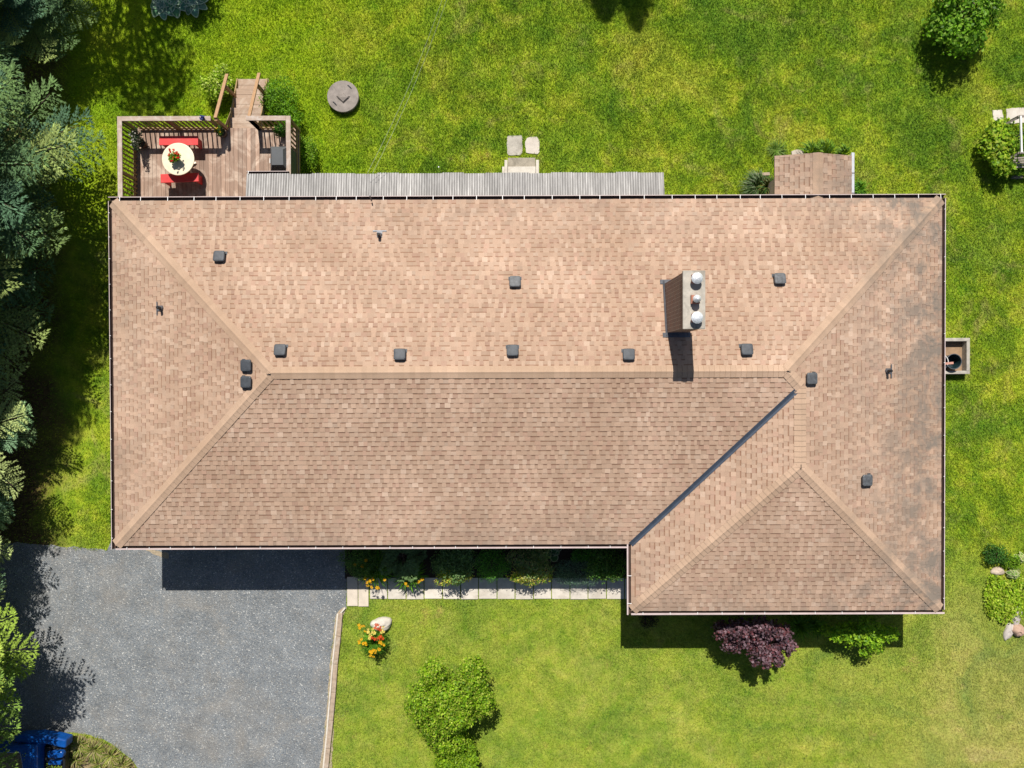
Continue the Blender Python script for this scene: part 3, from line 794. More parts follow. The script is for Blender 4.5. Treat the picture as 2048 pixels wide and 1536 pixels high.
bench(321,347,397,364,'red painted bench tucked under the table edge nearest the house roof', .035)
# covered grill
gp = P(558,316,ZD+.95)
t = thing('covered_grill', 'barbecue under a fitted dark grey cover in the deck corner', 'barbecue', (gp.x,gp.y,ZD))
mb = MB(); gx0,gx1,gy0,gy1 = gp.x-.33,gp.x+.29,gp.y-.41,gp.y+.42
L0 = [(gx0,gy0,ZD+.03),(gx1,gy0,ZD+.03),(gx1,gy1,ZD+.03),(gx0,gy1,ZD+.03)]
L1 = [(gx0+.02,gy0+.02,ZD+.80),(gx1-.02,gy0+.02,ZD+.80),(gx1-.02,gy1-.02,ZD+.80),(gx0+.02,gy1-.02,ZD+.80)]
L2 = [(gx0+.15,gy0+.16,ZD+1.08),(gx1-.12,gy0+.16,ZD+1.08),(gx1-.12,gy1-.20,ZD+1.10),(gx0+.15,gy1-.20,ZD+1.10)]
for a, b in ((L0,L1),(L1,L2)):
    for i in range(4): j=(i+1)%4; mb.quad([a[i],a[j],b[j],b[i]])
mb.quad(L2); mb.build('cover', M['cover'], t, bevel=.02)
mb = MB(); mb.box(gx0+.0,gx0+.016,gp.y-.12,gp.y+.03,ZD+.74,ZD+.83); mb.build('care_tag', M['hanger'], t)
for sx in (gx0+.06,gx1-.06):
    for sy in (gy0+.06,gy1-.06):
        mb = MB(); mb.tube([(sx-.02,sy,ZD+.03),(sx+.02,sy,ZD+.03)],.035,10); mb.build('caster', M['black'], t)

# ================================================================ FOLIAGE
def leaves_np(pts, nrm, size, aspect=.6, jit=.5, rg=rng):
    n = len(pts)
    nr = nrm + rg.normal(0, jit, (n,3)); nr /= np.linalg.norm(nr, axis=1, keepdims=True)+1e-9
    t = rg.normal(0,1,(n,3)); u = np.cross(nr, t); u /= np.linalg.norm(u, axis=1, keepdims=True)+1e-9
    v = np.cross(nr, u)
    s = (size*rg.uniform(.6,1.25,(n,1)))
    droop = nr*(-.12)*s
    V = np.empty((n,4,3))
    V[:,0] = pts - u*s*.5; V[:,1] = pts + v*s*aspect*.5 + u*s*.05; V[:,2] = pts + u*s*.5 + droop; V[:,3] = pts - v*s*aspect*.5 + u*s*.05
    return V.reshape(-1,3)
def lobe_points(lobes, n, inner=.72, rg=rng, flat=.0):
    vol = np.array([l[3]*l[4]+l[4]*l[5]+l[3]*l[5] for l in lobes]); cnt = rg.multinomial(n, vol/vol.sum())
    P_, N_2 = [], []
    for l, k in zip(lobes, cnt):
        d = rg.normal(0,1,(k,3)); d[:,2] = np.abs(d[:,2])*np.where(rg.random(k)<.82,1,-1); d /= np.linalg.norm(d,axis=1,keepdims=True)
        # bumpy outline
        bmp = 1+.16*np.sin(d[:,0]*7+l[0]*3)*np.cos(d[:,1]*6+l[1]*5)+.12*np.sin(d[:,2]*9+d[:,0]*11+l[1])
        r = rg.uniform(inner,1.0,k)*bmp
        rr = np.array(l[3:6]); p = np.array(l[:3])+d*r[:,None]*rr
        P_.append(p); N_2.append(d/rr*rr.min())
    p = np.concatenate(P_); nn = np.concatenate(N_2); ok = p[:,2] > .02
    return p[ok], nn[ok]
def cols(n, palette, wts=None, rg=rng, k=.16):
    pal = np.array(palette); i = rg.choice(len(pal), n, p=np.array(wts)/np.sum(wts) if wts else None)
    return pal[i]*np.clip(rg.normal(1, k, (n,1)), .5, 1.6)
GRN = [(.14,.29,.012),(.21,.38,.02),(.085,.19,.01),(.29,.44,.04)]
LIME = [(.28,.43,.02),(.36,.48,.03),(.19,.34,.015),(.42,.50,.06)]
DARK = [(.09,.20,.04),(.15,.28,.06),(.06,.14,.03),(.20,.33,.08)]
PURP = [(.15,.08,.10),(.21,.125,.155),(.085,.045,.055),(.28,.19,.22),(.18,.065,.075)]
BLUEG = [(.15,.26,.18),(.22,.34,.23),(.09,.17,.11)]
GOLD = [(.60,.50,.06),(.34,.48,.04),(.68,.54,.16),(.22,.38,.03)]

def rand_lobes(cx, cy, rx, ry, h, k=7, seed=0, zb=.0):
    r = random.Random(seed); L = [(cx,cy,zb+(h-zb)*.45,rx*.72,ry*.72,(h-zb)*.5)]
    for i in range(k):
        a = 2*math.pi*(i+r.random()*.6)/k; q = r.uniform(.45,.68)
        s = r.uniform(.34,.52)
        L.append((cx+rx*q*math.cos(a), cy+ry*q*math.sin(a), zb+(h-zb)*r.uniform(.35,.66), rx*s, ry*s, (h-zb)*r.uniform(.26,.38)))
    return L
def stems(cx, cy, L, seed=0, rad=.025, name='stem', parent=None, z0=0):
    r = random.Random(seed); mb = MB()
    for l in L[1:]:
        m = Vector(((cx+l[0])/2+r.uniform(-.05,.05),(cy+l[1])/2,(l[2])*.45)); mb.tube([(cx+r.uniform(-.04,.04),cy+r.uniform(-.04,.04),z0-.02),m,(l[0],l[1],l[2]*1.02)],[rad,rad*.75,rad*.35],6)
    return mb.build(name, M['bark'], parent)
def shrub(name, label, cat, px, py, rx, ry, h, n=2500, size=.08, pal=GRN, seed=0, k=7, aspect=.6, inner=.6, group=None, jit=.55, lobes=None, zref=None, rad=.02, mat='leaf'):
    c = P(px, py, h*.6 if zref is None else zref)
    t = thing(name, label, cat, (c.x, c.y, 0), group)
    L = lobes or rand_lobes(c.x, c.y, rx, ry, h, k, seed)
    rg = np.random.default_rng(100+seed)
    pts, nn = lobe_points(L, n, inner, rg); nn[:,2] += .35
    V = leaves_np(pts, nn, size, aspect, jit, rg)
    npmesh('foliage', V, 4, cols(len(V)//4, pal, None, rg), M[mat], t)
    stems(c.x, c.y, L, seed, rad, 'stem', t)
    return t
def strap_leaves(mb, cx, cy, z0, n, L, wd, pal, r, spread=1.0, h=.5, amin=0, amax=2*math.pi):
    for i in range(n):
        a = r.uniform(amin, amax); l = L*r.uniform(.6,1.1); hh = h*r.uniform(.6,1.15); b = (cx+r.uniform(-.06,.06), cy+r.uniform(-.06,.06))
        dx, dy = math.cos(a), math.sin(a); c = r.choice(pal); k = r.uniform(.75,1.25); c = tuple(x*k for x in c); prev = None
        for s in range(6):
            t = s/5; rr = l*t*spread; z = z0+hh*(math.sin(t*2.35)); wv = wd*(1-t*.9)*.5*(1+.5*t)
            cur = ((b[0]+dx*rr-dy*wv, b[1]+dy*rr+dx*wv, z), (b[0]+dx*rr+dy*wv, b[1]+dy*rr-dx*wv, z))
            if prev: mb.quad([prev[0], prev[1], cur[1], cur[0]], c)
            prev = cur
def flower_mesh(col, mid, rad=.045, petals=6):
    mb = MB()
    for k in range(petals):
        a = 2*math.pi*k/petals; a1, a2 = a-.45, a+.45
        mb.quad([(0,0,0),(rad*.6*math.cos(a1),rad*.6*math.sin(a1),rad*.35),(rad*math.cos(a),rad*math.sin(a),rad*.2),(rad*.6*math.cos(a2),rad*.6*math.sin(a2),rad*.35)],col)
    mb.tube([(0,0,0),(0,0,rad*.4)],rad*.16,6,mid)
    return mb
def flower(parent, p, me_cache, key, col, mid, rad, r):
    if key not in me_cache:
        o = flower_mesh(col, mid, rad).build('flower', M['petal'], None); me_cache[key] = o.data; o.parent = parent
    else:
        o = bpy.data.objects.new('flower', me_cache[key]); COL.objects.link(o); o.parent = parent
    off = woff(parent); o.location = Vector(p)-off; o.rotation_euler = (r.uniform(-.5,.5), r.uniform(-.5,.5), r.uniform(0,6)); s = r.uniform(.8,1.2); o.scale = (s,s,s)
FC = {}
def hosta(label, px, py, n=16, L=.30, seed=0, pal=((.05,.14,.05),(.07,.18,.06)), edge=(.50,.55,.36), group=None, wd=.42):
    r = random.Random(seed); c = P(px, py, .25)
    mb = MB()
    for i in range(n):
        ring = i % 2; a = 2*math.pi*i/n*1.0+r.uniform(-.2,.2); l = L*(1.0 if ring else .8)*r.uniform(.85,1.1); base = L*(.75 if ring else .30)
        z0 = .22-ring*.07; col = tuple(x*r.uniform(.8,1.2) for x in r.choice(pal)); dx, dy = math.cos(a), math.sin(a)
        ctr = Vector((c.x+dx*base, c.y+dy*base, z0)); prev = None
        m = 9; inn = []; outv = []
        for s in range(m*2):
            t = 2*math.pi*s/(m*2); uu = math.cos(t)*l*.5; vv = math.sin(t)*l*wd*(1-.22*math.cos(t))
            for lst, f in ((inn,.82),(outv,1.0)):
                x = (uu*f+l*.45); z = z0+.05*math.sin(math.pi*min(1,x/l))-.10*(x/l)**2+.02*abs(vv)/L
                lst.append((ctr.x+dx*uu*f-dy*vv*f, ctr.y+dy*uu*f+dx*vv*f, z))
        mb.quad(inn, col)
        for s in range(m*2):
            s2 = (s+1)%(m*2); mb.quad([inn[s],outv[s],outv[s2],inn[s2]], edge)
    t = thing('hosta', label, 'plant', (c.x,c.y,0), group)
    mb.build('leaves', M['leaf'], t)
    mb = MB(); mb.tube([(c.x,c.y,-.01),(c.x,c.y,.16)],[.05,.03],8); mb.build('crown_stem', M['leaf'], t)
    return t

# geranium on the table
c = tp; t = thing('flower_pot', 'pot of red geraniums standing on the round cream table', 'potted plant', (c.x-.03,c.y,1.746))
mb = MB(); mb.lathe(c.x-.03,c.y,[(.07,1.746),(.09,1.86),(.095,1.87)],20); mb.build('pot', M['pot'], t)
rg = np.random.default_rng(5); pts, nn = lobe_points([(c.x-.03,c.y,1.95,.17,.15,.12),(c.x-.10,c.y-.07,1.93,.10,.10,.10),(c.x+.08,c.y+.02,1.96,.10,.12,.10)], 520, .4, rg); pts = pts[pts[:,2]>1.80]; nn = rg.normal(0,.4,pts.shape)+[0,0,1]
npmesh('foliage', leaves_np(pts, nn, .055, .8, .4, rg), 4, cols(len(pts), GRN, None, rg), M['leaf'], t)
r = random.Random(2)
for q in range(11):
    a = r.uniform(0,6.28); rr = r.uniform(.05,.20); 
    fx, fy = c.x-.03+rr*math.cos(a), c.y+rr*math.sin(a)
    for _ in range(3): flower(t, (fx+r.uniform(-.02,.02),fy+r.uniform(-.02,.02),2.06+r.uniform(-.04,.05)), FC, 'ger', (.65,.02,.02), (.5,.02,.02), .034, r)
# planters on the deck
def deck_plant(label, px, py, z, rx, ry, h, pal, n, size, seed, flw=None, hang=False):
    c = P(px, py, z+h*.6)
    t = thing('potted_plant', label, 'potted plant', (c.x,c.y,z))
    mb = MB(); mb.lathe(c.x,c.y,[(.10,z),(.13,z+.2),(.135,z+.21)],18); mb.build('pot', M['pot'], t)
    L = [(a,b,cc+z,d,e_,f) for a,b,cc,d,e_,f in rand_lobes(c.x,c.y,rx,ry,h,5,seed,.12)]
    rg = np.random.default_rng(seed+40); pts, nn = lobe_points(L, n, .4, rg); nn[:,2] += .3
    npmesh('foliage', leaves_np(pts, nn, size, .6, .6, rg), 4, cols(len(pts), pal, None, rg), M['leaf'], t)
    if flw:
        r = random.Random(seed)
        for q in range(10): flower(t, (c.x+r.uniform(-rx,rx)*.8, c.y+r.uniform(-ry,ry)*.8, z+h*1.0), FC, flw[0], flw[1], (.5,.4,.05), .03, r)
deck_plant('trailing grey green potted plant along the outer deck railing', 274, 281, ZD, .17, .42, .75, [(.10,.13,.08),(.05,.09,.04),(.28,.28,.22),(.03,.05,.03)], 900, .06, 61, ('wh',(.55,.52,.50)))
deck_plant('small potted plant with yellow blooms by the deck stair opening', 440, 262, ZD, .14, .20, .55, [(.06,.15,.02),(.10,.20,.02),(.03,.07,.01)], 420, .055, 62, ('ye',(.7,.5,.03)))
deck_plant('bright green bushy potted plant against the railing above the covered grill', 561, 262, ZD, .22, .30, .60, [(.07,.21,.02),(.12,.30,.03),(.04,.12,.015)], 900, .05, 63)
t0_ = P(405,236,ZCAP+.08); t = thing('railing_flower_box', 'small dark blue flower cluster perched on the deck railing cap', 'flowers', (t0_.x,t0_.y,ZCAP+.018))
mb = MB(); mb.lathe(t0_.x,t0_.y,[(.05,ZCAP+.018),(.065,ZCAP+.08)],14); mb.build('pot', M['black'], t)
r = random.Random(4)
for _ in range(14): flower(t, (t0_.x+r.uniform(-.08,.08),t0_.y+r.uniform(-.06,.06),ZCAP+.11+r.uniform(-.01,.03)), FC, 'bl', (.05,.06,.28), (.3,.3,.5), .032, r)

# shrubs round the stair and deck
shrub('leafy_shrub','dense green shrub hugging the grill side of the deck stair','shrub',556,198,.62,.85,.9,4200,.055,[(.15,.33,.012),(.22,.42,.02),(.08,.20,.01)],1)
shrub('leafy_shrub','green shrub behind the deck corner railing, below the stair shrub','shrub',582,240,.45,.5,.85,2000,.055,[(.15,.33,.012),(.22,.42,.02),(.08,.20,.01)],2)
shrub('leafy_shrub','dark bush between the grill railing and the lawn','shrub',612,306,.42,.75,.7,2200,.06,GRN,3)
shrub('flowering_shrub','loose lime green shrub at the foot of the stair rail, lawn side','shrub',435,165,.58,.62,.85,2400,.085,[(.34,.50,.03),(.44,.56,.06),(.22,.38,.02),(.52,.58,.16)],4,inner=.3)

# front bed
FB = 'shrubs in the front bed under the eave'
shrub('yew_shrub','dark evergreen shrub at the drive end of the front bed','shrub',722,1127,.70,.66,.95,4000,.05,DARK,11,group=FB)
def daylily(label, cx, cy, n, L, seed, flowers, h=.5, pal=((.08,.23,.02),(.12,.30,.02),(.18,.36,.03)), amin=0, amax=6.283, spread=1.0, name='daylily'):
    t = thing(name, label, 'flowers' if flowers else 'plant', (cx,cy,0))
    r = random.Random(seed); mb = MB(); strap_leaves(mb, cx, cy, 0, int(n*1.35), L, .036, pal, r, spread, h, amin, amax); mb.build('leaves', M['leaf'], t)
    for (fx, fy, key, col) in flowers:
        z = h+.18+r.uniform(-.05,.1); flower(t, (fx, fy, z), FC, key, col, (.4,.25,.02), .062, r)
    if flowers:
        mb = MB()
        for (fx, fy, key, col) in flowers[::2]: mb.tube([(cx+(fx-cx)*.2,cy+(fy-cy)*.2,.0),(fx,fy,h+.16)],.006,5,(.06,.16,.02))
        mb.build('flower_stalk', M['leaf'], t)
def fl(lst, key, col, z=.65): return [(P(x,y,z).x, P(x,y,z).y, key, col) for x, y in lst]
YEL = (.78,.44,.015); PALE = (.80,.66,.18); RED = (.62,.07,.02)
c = P(750,1136,.4)
daylily('yellow daylily clump spilling over the first walk slabs', c.x, c.y, 230, .74, 5, fl([(735,1163),(737,1168),(742,1165),(747,1157),(745,1172),(755,1174),(757,1176),(711,1128),(733,1119),(725,1132),(731,1156),(741,1160)],'yl',YEL))
c = P(818,1150,.4)
daylily('daylily clump below the pale juniper, few yellow blooms', c.x, c.y, 190, .60, 6, fl([(841,1160),(845,1157),(812,1166),(816,1170),(770,1158),(838,1162)],'yl',YEL))
# rhododendrons / golden shrubs
shrub('broadleaf_shrub','broad leaved dark shrub right of the juniper in the front bed','shrub',908,1127,.88,.72,1.12,4200,.075,[(.18,.31,.10),(.26,.40,.16),(.10,.20,.06)],12,group=FB)
shrub('golden_shrub','low shrub with yellow tips over the walk, nearer the driveway','shrub',905,1153,.70,.32,1.0,1300,.06,GOLD,13,group=FB)
shrub('boxwood_shrub','small leaved green shrub between the two yellow tipped shrubs','shrub',984,1131,.64,.66,1.0,4200,.045,[(.12,.34,.04),(.17,.42,.06),(.07,.20,.03)],14,group=FB)
shrub('broadleaf_shrub','bronze green shrub behind the larger yellow tipped shrub','shrub',1062,1124,.78,.68,1.12,3800,.075,[(.19,.30,.09),(.29,.35,.12),(.10,.20,.06),(.36,.36,.16)],15,group=FB)
shrub('golden_shrub','yellow variegated shrub over the middle of the walk','shrub',1062,1152,.78,.40,1.05,1700,.065,GOLD,16,group=FB)
shrub('low_juniper','flat blue green juniper edging the shaded walk','shrub',1152,1143,1.0,.52,.7,5200,.05,BLUEG,17,aspect=.35,group=FB)
shrub('leafy_shrub','dark leafy shrub in the inner corner of the front wall','shrub',1212,1126,.72,.72,1.12,4000,.065,DARK+[(.08,.24,.03)],18,group=FB)
shrub('golden_shrub','sprig of pale green leaves beside the inner roof corner','shrub',1218,1150,.58,.24,.98,420,.06,[(.30,.42,.06),(.22,.34,.04),(.10,.2,.03)],19,inner=.2,group=FB)
shrub('leafy_shrub','mid green shrub tucked between juniper and bronze shrub by the wall','shrub',1165,1110,.45,.32,.6,1200,.06,[(.10,.28,.04),(.15,.38,.05)],20,group=FB)
hosta('variegated hosta leaf clump peeking from under the front gutter', 1108, 1104, 9, .30, 3)
shrub('dark_shrub','small dark reddish shrub shaded under the wing front eave','shrub',1296,1240,.40,.30,.35,800,.05,[(.07,.03,.02),(.05,.04,.02),(.04,.06,.02)],21)
# purple shrub and green shrub by the wing
c = P(1505,1280,1.3)
def LB(px,py,z,rx,ry,rz): q = P(px,py,z); return (q.x,q.y,z,rx,ry,rz)
shrub('purple_smokebush','purple leaved shrub casting a spiky shadow below the wing roof','shrub',1505,1280,1,1,2,6500,.105,PURP,22,aspect=.8,inner=.45,
      lobes=[LB(1500,1272,1.2,.75,.42,.6),LB(1450,1262,1.3,.42,.32,.45),LB(1555,1262,1.4,.5,.32,.5),LB(1478,1258,1.5,.42,.38,.45),LB(1520,1252,1.6,.5,.34,.45),LB(1465,1288,1.1,.4,.28,.4),LB(1515,1296,1.3,.42,.32,.5),LB(1560,1285,1.3,.32,.28,.4),LB(1530,1318,1.5,.20,.28,.35),LB(1556,1315,1.4,.20,.32,.25),LB(1540,1300,1.4,.34,.28,.3),LB(1582,1290,1.2,.2,.22,.25),LB(1508,1322,1.3,.16,.16,.22),LB(1575,1303,1.3,.10,.2,.2),LB(1440,1250,1.2,.22,.18,.2)], zref=1.3, rad=.03)
shrub('bright_shrub','bright green shrub half out of the shadow under the wing gutter','shrub',1725,1278,1,1,1,2600,.115,[(.34,.52,.03),(.24,.42,.02),(.14,.30,.02)],23,aspect=.5,inner=.4,
      lobes=[LB(1720,1270,.8,.8,.42,.45),LB(1750,1290,.9,.34,.28,.3),LB(1690,1262,.8,.5,.34,.3),LB(1775,1266,.8,.4,.3,.3),LB(1735,1252,1.0,.5,.34,.3),LB(1730,1305,.7,.22,.18,.2),LB(1672,1275,.8,.22,.18,.18),LB(1655,1260,.7,.3,.2,.2)], zref=.8)
c = P(1600,1252,.3)
daylily('thin strap leaved clump between the purple and bright shrubs', c.x, c.y, 110, .55, 8, [], h=.45, pal=((.09,.2,.02),(.14,.28,.02)), name='strap_leaf_plant')
c = P(1632,1252,.3)
daylily('sparse strap leaved clump touching the bright green shrub', c.x, c.y, 60, .5, 9, [], h=.45, pal=((.09,.2,.02),(.14,.28,.02)), name='strap_leaf_plant')

# lily island with boulder
def boulder(label, px, py, rx, ry, h, seed, col=(1,1,1), z0=0, rot=0, name='boulder'):
    c = P(px, py, h*.5); r = random.Random(seed); mb = MB(); nu, nv = 26, 13
    ph = [r.uniform(0,6) for _ in range(6)]
    for i in range(nv+1):
        th = math.pi*.5*i/nv
        for k in range(nu):
            a = 2*math.pi*k/nu
            f = 1+.10*math.sin(2*a+ph[0])+.06*math.sin(3*a+ph[1])+.045*math.sin(5*a+ph[2]+th*3)+.03*math.sin(9*a+ph[3]+th*7)
            cc = abs(math.cos(th))**.75; x = rx*f*cc*math.cos(a); y = ry*f*cc*math.sin(a)
            z = h*(math.sin(th)**.8)*(1+.07*math.sin(a*2+ph[4]+th*2)+.04*math.sin(a*5+th*9))
            xr = x*math.cos(rot)-y*math.sin(rot); yr = x*math.sin(rot)+y*math.cos(rot)
            mb.v.append((c.x+xr, c.y+yr, z-.02))
    for i in range(nv):
        for k in range(nu):
            k2 = (k+1)%nu; mb.f.append((i*nu+k,i*nu+k2,(i+1)*nu+k2,(i+1)*nu+k)); mb.c.append(col)
    o = mb.build(name, M['stone'], None, smooth=True)
    return tag(o, label, 'rock')
boulder('pale rounded boulder beside the orange and yellow lilies on the front lawn', 762, 1250, .34, .25, .30, 1, (1.08,1.08,1.06))
c = P(748,1285,.35)
daylily('mixed red, cream and orange lily clump beside the pale lawn boulder', c.x, c.y, 230, .48, 10,
  fl([(752,1250),(757,1248),(762,1252),(756,1256),(761,1258),(750,1256),(746,1272),(751,1275),(757,1274),(762,1272),(754,1277),(760,1276),(744,1276),(766,1276)],'rd',RED)
 +fl([(738,1262),(742,1265),(746,1262),(741,1270),(736,1258),(765,1258),(768,1262),(767,1253),(745,1258),(763,1264),(740,1274),(749,1265)],'pl',PALE)
 +fl([(731,1260),(734,1264),(724,1252),(720,1255),(729,1251),(718,1250),(724,1276),(720,1283),(727,1287),(733,1288),(732,1284),(719,1280),(761,1282),(764,1285),(769,1288),(748,1298),(752,1300),(757,1297),(745,1303),(742,1308),(748,1310),(751,1304),(760,1296),(741,1302)],'yl',YEL))
c = P(728,1275,.3)
# big lawn shrub
shrub('rounded_shrub','large two lobed yellow green shrub on the front lawn','shrub',900,1400,1,1,2,24000,.085,[(.20,.36,.012),(.28,.43,.02),(.12,.25,.010),(.38,.46,.06)],30,inner=.62,
  lobes=[LB(905,1405,1.0,1.05,1.0,.95),LB(868,1345,1.3,.46,.50,.55),LB(945,1350,1.4,.54,.62,.6),LB(846,1405,1.2,.60,.75,.7),LB(880,1440,1.3,.6,.55,.6),LB(965,1400,1.3,.42,.5,.55),LB(905,1430,1.5,.6,.5,.6),LB(862,1450,1.1,.4,.4,.6),LB(925,1385,1.6,.6,.55,.45),LB(958,1325,1.2,.15,.22,.3),LB(885,1395,1.6,.5,.5,.4),LB(895,1480,1.0,.66,.45,.6)], zref=1.0, rad=.05)
shrub('rounded_shrub','smaller shrub in the shadow gap below the large two lobed shrub','shrub',912,1518,.86,.72,1.5,8000,.08,[(.20,.34,.015),(.27,.40,.02),(.13,.25,.012)],31,inner=.6)

# ---------- deciduous trees
def tree(label, cx, cy, h, rx, ry, n, size, pal, seed, name='leafy_tree', zb=None, group=None, cat='tree', k=9, trunk=.10):
    t = thing(name, label, cat, (cx,cy,0), group)
    L = rand_lobes(cx, cy, rx, ry, h, k, seed, zb if zb is not None else h*.3)
    rg = np.random.default_rng(seed+500); pts, nn = lobe_points(L, n, .5, rg); nn[:,2] += .4
    npmesh('crown', leaves_np(pts, nn, size, .65, .55, rg), 4, cols(len(pts), pal, None, rg), M['leaf'], t)
    mb = MB(); mb.tube([(cx,cy,-.1),(cx+.03,cy,h*.35),(cx,cy+.04,h*.8)],[trunk,trunk*.8,trunk*.3],10)
    for l in L[1:]: mb.tube([(cx,cy,h*.3),((cx+l[0])/2,(cy+l[1])/2,(h*.35+l[2])/2),(l[0],l[1],l[2])],[trunk*.5,trunk*.35,trunk*.12],6)
    mb.build('trunk', M['bark'], t)
q = P(1930,30,.8)
tree('round green tree casting a dark shadow at the lawn corner beyond the roof', q.x, q.y+.1, 1.55, 1.25, 1.45, 6500, .12, [(.12,.28,.012),(.19,.38,.02),(.07,.17,.01),(.28,.46,.05)], 41, zb=.05)
q = P(2000,290,.5)
tree('small lime green maple beside the grey slatted frame', q.x, q.y, .85, .68, 1.0, 2600, .13, LIME+[(.12,.24,.015)], 42, name='small_maple', zb=.02, trunk=.035)
tree('tall leafy tree shading the corner beyond the deck', -13.1, 16.9, 10.5, 1.9, 1.9, 2500, .20, GRN, 43, trunk=.18, zb=5)
tree('broad shrub tree overhanging the shaded hosta bed', -11.2, 15.1, 4.0, 1.5, 1.3, 4200, .16, GRN, 44, trunk=.1)

# hostas in the shade top left
for i, (x, y, lb) in enumerate(((322,8,'blue green hosta with pale leaf edges in deep shade beyond the deck'),(348,2,'hosta with long pale edged leaves beside the first shaded hosta'),(385,2,'half cut off hosta nearest the sunny lawn'))):
    hosta(lb, x, y, 14, .38, 10+i, ((.17,.31,.21),(.21,.37,.26)), (.60,.70,.55), 'hostas in the shade beyond the deck')

# ---------- spruces
def spruce_branch(rg, L, up=.1):
    """needle quads of one branch along +x; returns (V(n,4,3), shade)"""
    Q = []
    def spray(o, d, l, wv, sh):
        # flat tuft of needles along a twiglet
        Q.append((o, d, l, wv, sh))
    k = int(L/.13)
    for i in range(2, k+1):
        s = i/k; x = s*L; z = -.10*L*math.sin(s*2.6)+up*L*s*s
        lat = min(.75, .42*L*(1-s)**.75+.12) 
        for sd in (-1, 1):
            l = lat*rg.uniform(.7,1.15); a = sd*rg.uniform(.75,1.1); d = np.array([math.cos(a), math.sin(a), rg.uniform(-.18,.06)])
            o = np.array([x, 0, z]); m = max(2, int(l/.085))
            for j in range(m):
                t = (j+1)/m; p = o+d*l*t+np.array([0,0,-.12*l*t*t])
                for s2 in (-1, 1, -.35, .4):
                    a2 = a+s2*rg.uniform(.5,.85); d2 = np.array([math.cos(a2), math.sin(a2), rg.uniform(-.25,.25)])
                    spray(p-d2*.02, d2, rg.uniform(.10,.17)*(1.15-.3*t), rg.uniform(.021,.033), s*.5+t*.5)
            spray(o+d*l*.96, d, .16, .03, 1.0)
        spray(np.array([x,0,z+.02]), np.array([1,rg.uniform(-.3,.3),.1]), .16, .045, s)
    spray(np.array([L,0,z]), np.array([1,0,.1]), .2, .05, 1)
    return Q
def spruce_mesh(seed, h, rb, pal, dens=1.0, zb=2.1):
    rg = np.random.default_rng(seed); vs = []; cs = []
    protos = [spruce_branch(np.random.default_rng(seed*10+i), Lp, .12) for i, Lp in enumerate((1.0, 1.8, 2.8, 3.8))]
    PL = (1.0, 1.8, 2.8, 3.8); arr = []
    for Q in protos:
        o = np.array([q[0] for q in Q]); d = np.array([q[1] for q in Q]); l = np.array([q[2] for q in Q]); wv = np.array([q[3] for q in Q]); sh = np.array([q[4] for q in Q]); arr.append((o,d,l,wv,sh))
    z = zb; a0 = 0; wood = MB()
    wood.tube([(0,0,-.1),(0,0,h*.5),(0,0,h)],[.22,.12,.02],10)
    while z < h-.15:
        L = rb*min(1, .80+.2*(z-zb)/.8)*(1-(z-zb)/(h-zb))**.85; k = max(4, int(5.5*dens))
        for i in range(k):
            a = a0+2*math.pi*i/k+rg.uniform(-.3,.3); Lb = L*rg.uniform(.72,1.14)
            if Lb < .25: continue
            pi = int(np.argmin([abs(Lb-p) for p in PL])); o,d,l,wv,sh = arr[pi]; s = Lb/PL[pi]
            tilt = rg.uniform(-.22,.02) if z < h*.6 else rg.uniform(.0,.35)
            ca,sa,ct,st_ = math.cos(a),math.sin(a),math.cos(tilt),math.sin(tilt)
            Rm = np.array([[ca,-sa,0],[sa,ca,0],[0,0,1]])@np.array([[ct,0,-st_],[0,1,0],[st_,0,ct]])
            O = (o*s)@Rm.T+np.array([0,0,z]); D = d@Rm.T; D /= np.linalg.norm(D,axis=1,keepdims=True); n = len(O)
            lw = l[:,None]*(.75+.25*s); ww = wv[:,None]
            upv = np.array([0,0,1.0])+rg.normal(0,.45,(n,3)); sv = np.cross(D,upv); sv /= np.linalg.norm(sv,axis=1,keepdims=True)
            V = np.empty((n,4,3)); V[:,0]=O; V[:,1]=O+D*lw*.45+sv*ww*.6; V[:,2]=O+D*lw; V[:,3]=O+D*lw*.45-sv*ww*.6
            vs.append(V)
            tone = np.array(pal[int(rg.integers(len(pal)))])
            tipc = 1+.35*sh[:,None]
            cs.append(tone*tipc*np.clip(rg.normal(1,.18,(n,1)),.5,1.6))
            wood.tube([(0,0,z),tuple(np.array([Lb*.5,0,-.08*Lb])@Rm.T+np.array([0,0,z])),tuple(np.array([Lb*.92,0,.0])@Rm.T+np.array([0,0,z]))],[.035,.02,.006],5,cap=False)
        z += rg.uniform(.26,.36)*(1.0 if z < h*.5 else .8); a0 += 1.1
    V = np.concatenate(vs).reshape(-1,3); C = np.concatenate(cs)
    return V, C, wood
SPG = [(.085,.155,.065),(.11,.185,.06),(.15,.22,.065),(.065,.13,.07),(.22,.28,.08)]
SPB = [(.16,.26,.12),(.22,.32,.14),(.32,.38,.14),(.13,.22,.12)]
SPY = [(.24,.34,.05),(.33,.42,.07),(.17,.27,.05)]
protos = {}
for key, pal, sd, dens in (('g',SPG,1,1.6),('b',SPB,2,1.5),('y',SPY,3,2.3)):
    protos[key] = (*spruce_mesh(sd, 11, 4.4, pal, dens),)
made = {}
def spruce(label, key, x, y, s, sz, rot):
    t = thing('spruce_tree', label, 'tree', (x,y,0), 'spruces along the side boundary')
    if key not in made:
        V, C, wood = protos[key]
        o1 = npmesh('crown', V, 4, C, M['needle'], None); o1.parent = t
        o2 = wood.build('trunk', M['bark'], None); o2.parent = t
        made[key] = (o1.data, o2.data)
    else:
        for nm, me in zip(('crown','trunk'), made[key]):
            o = bpy.data.objects.new(nm, me); COL.objects.link(o); o.parent = t
    t.scale = (s,s,sz); t.rotation_euler = (0,0,rot)
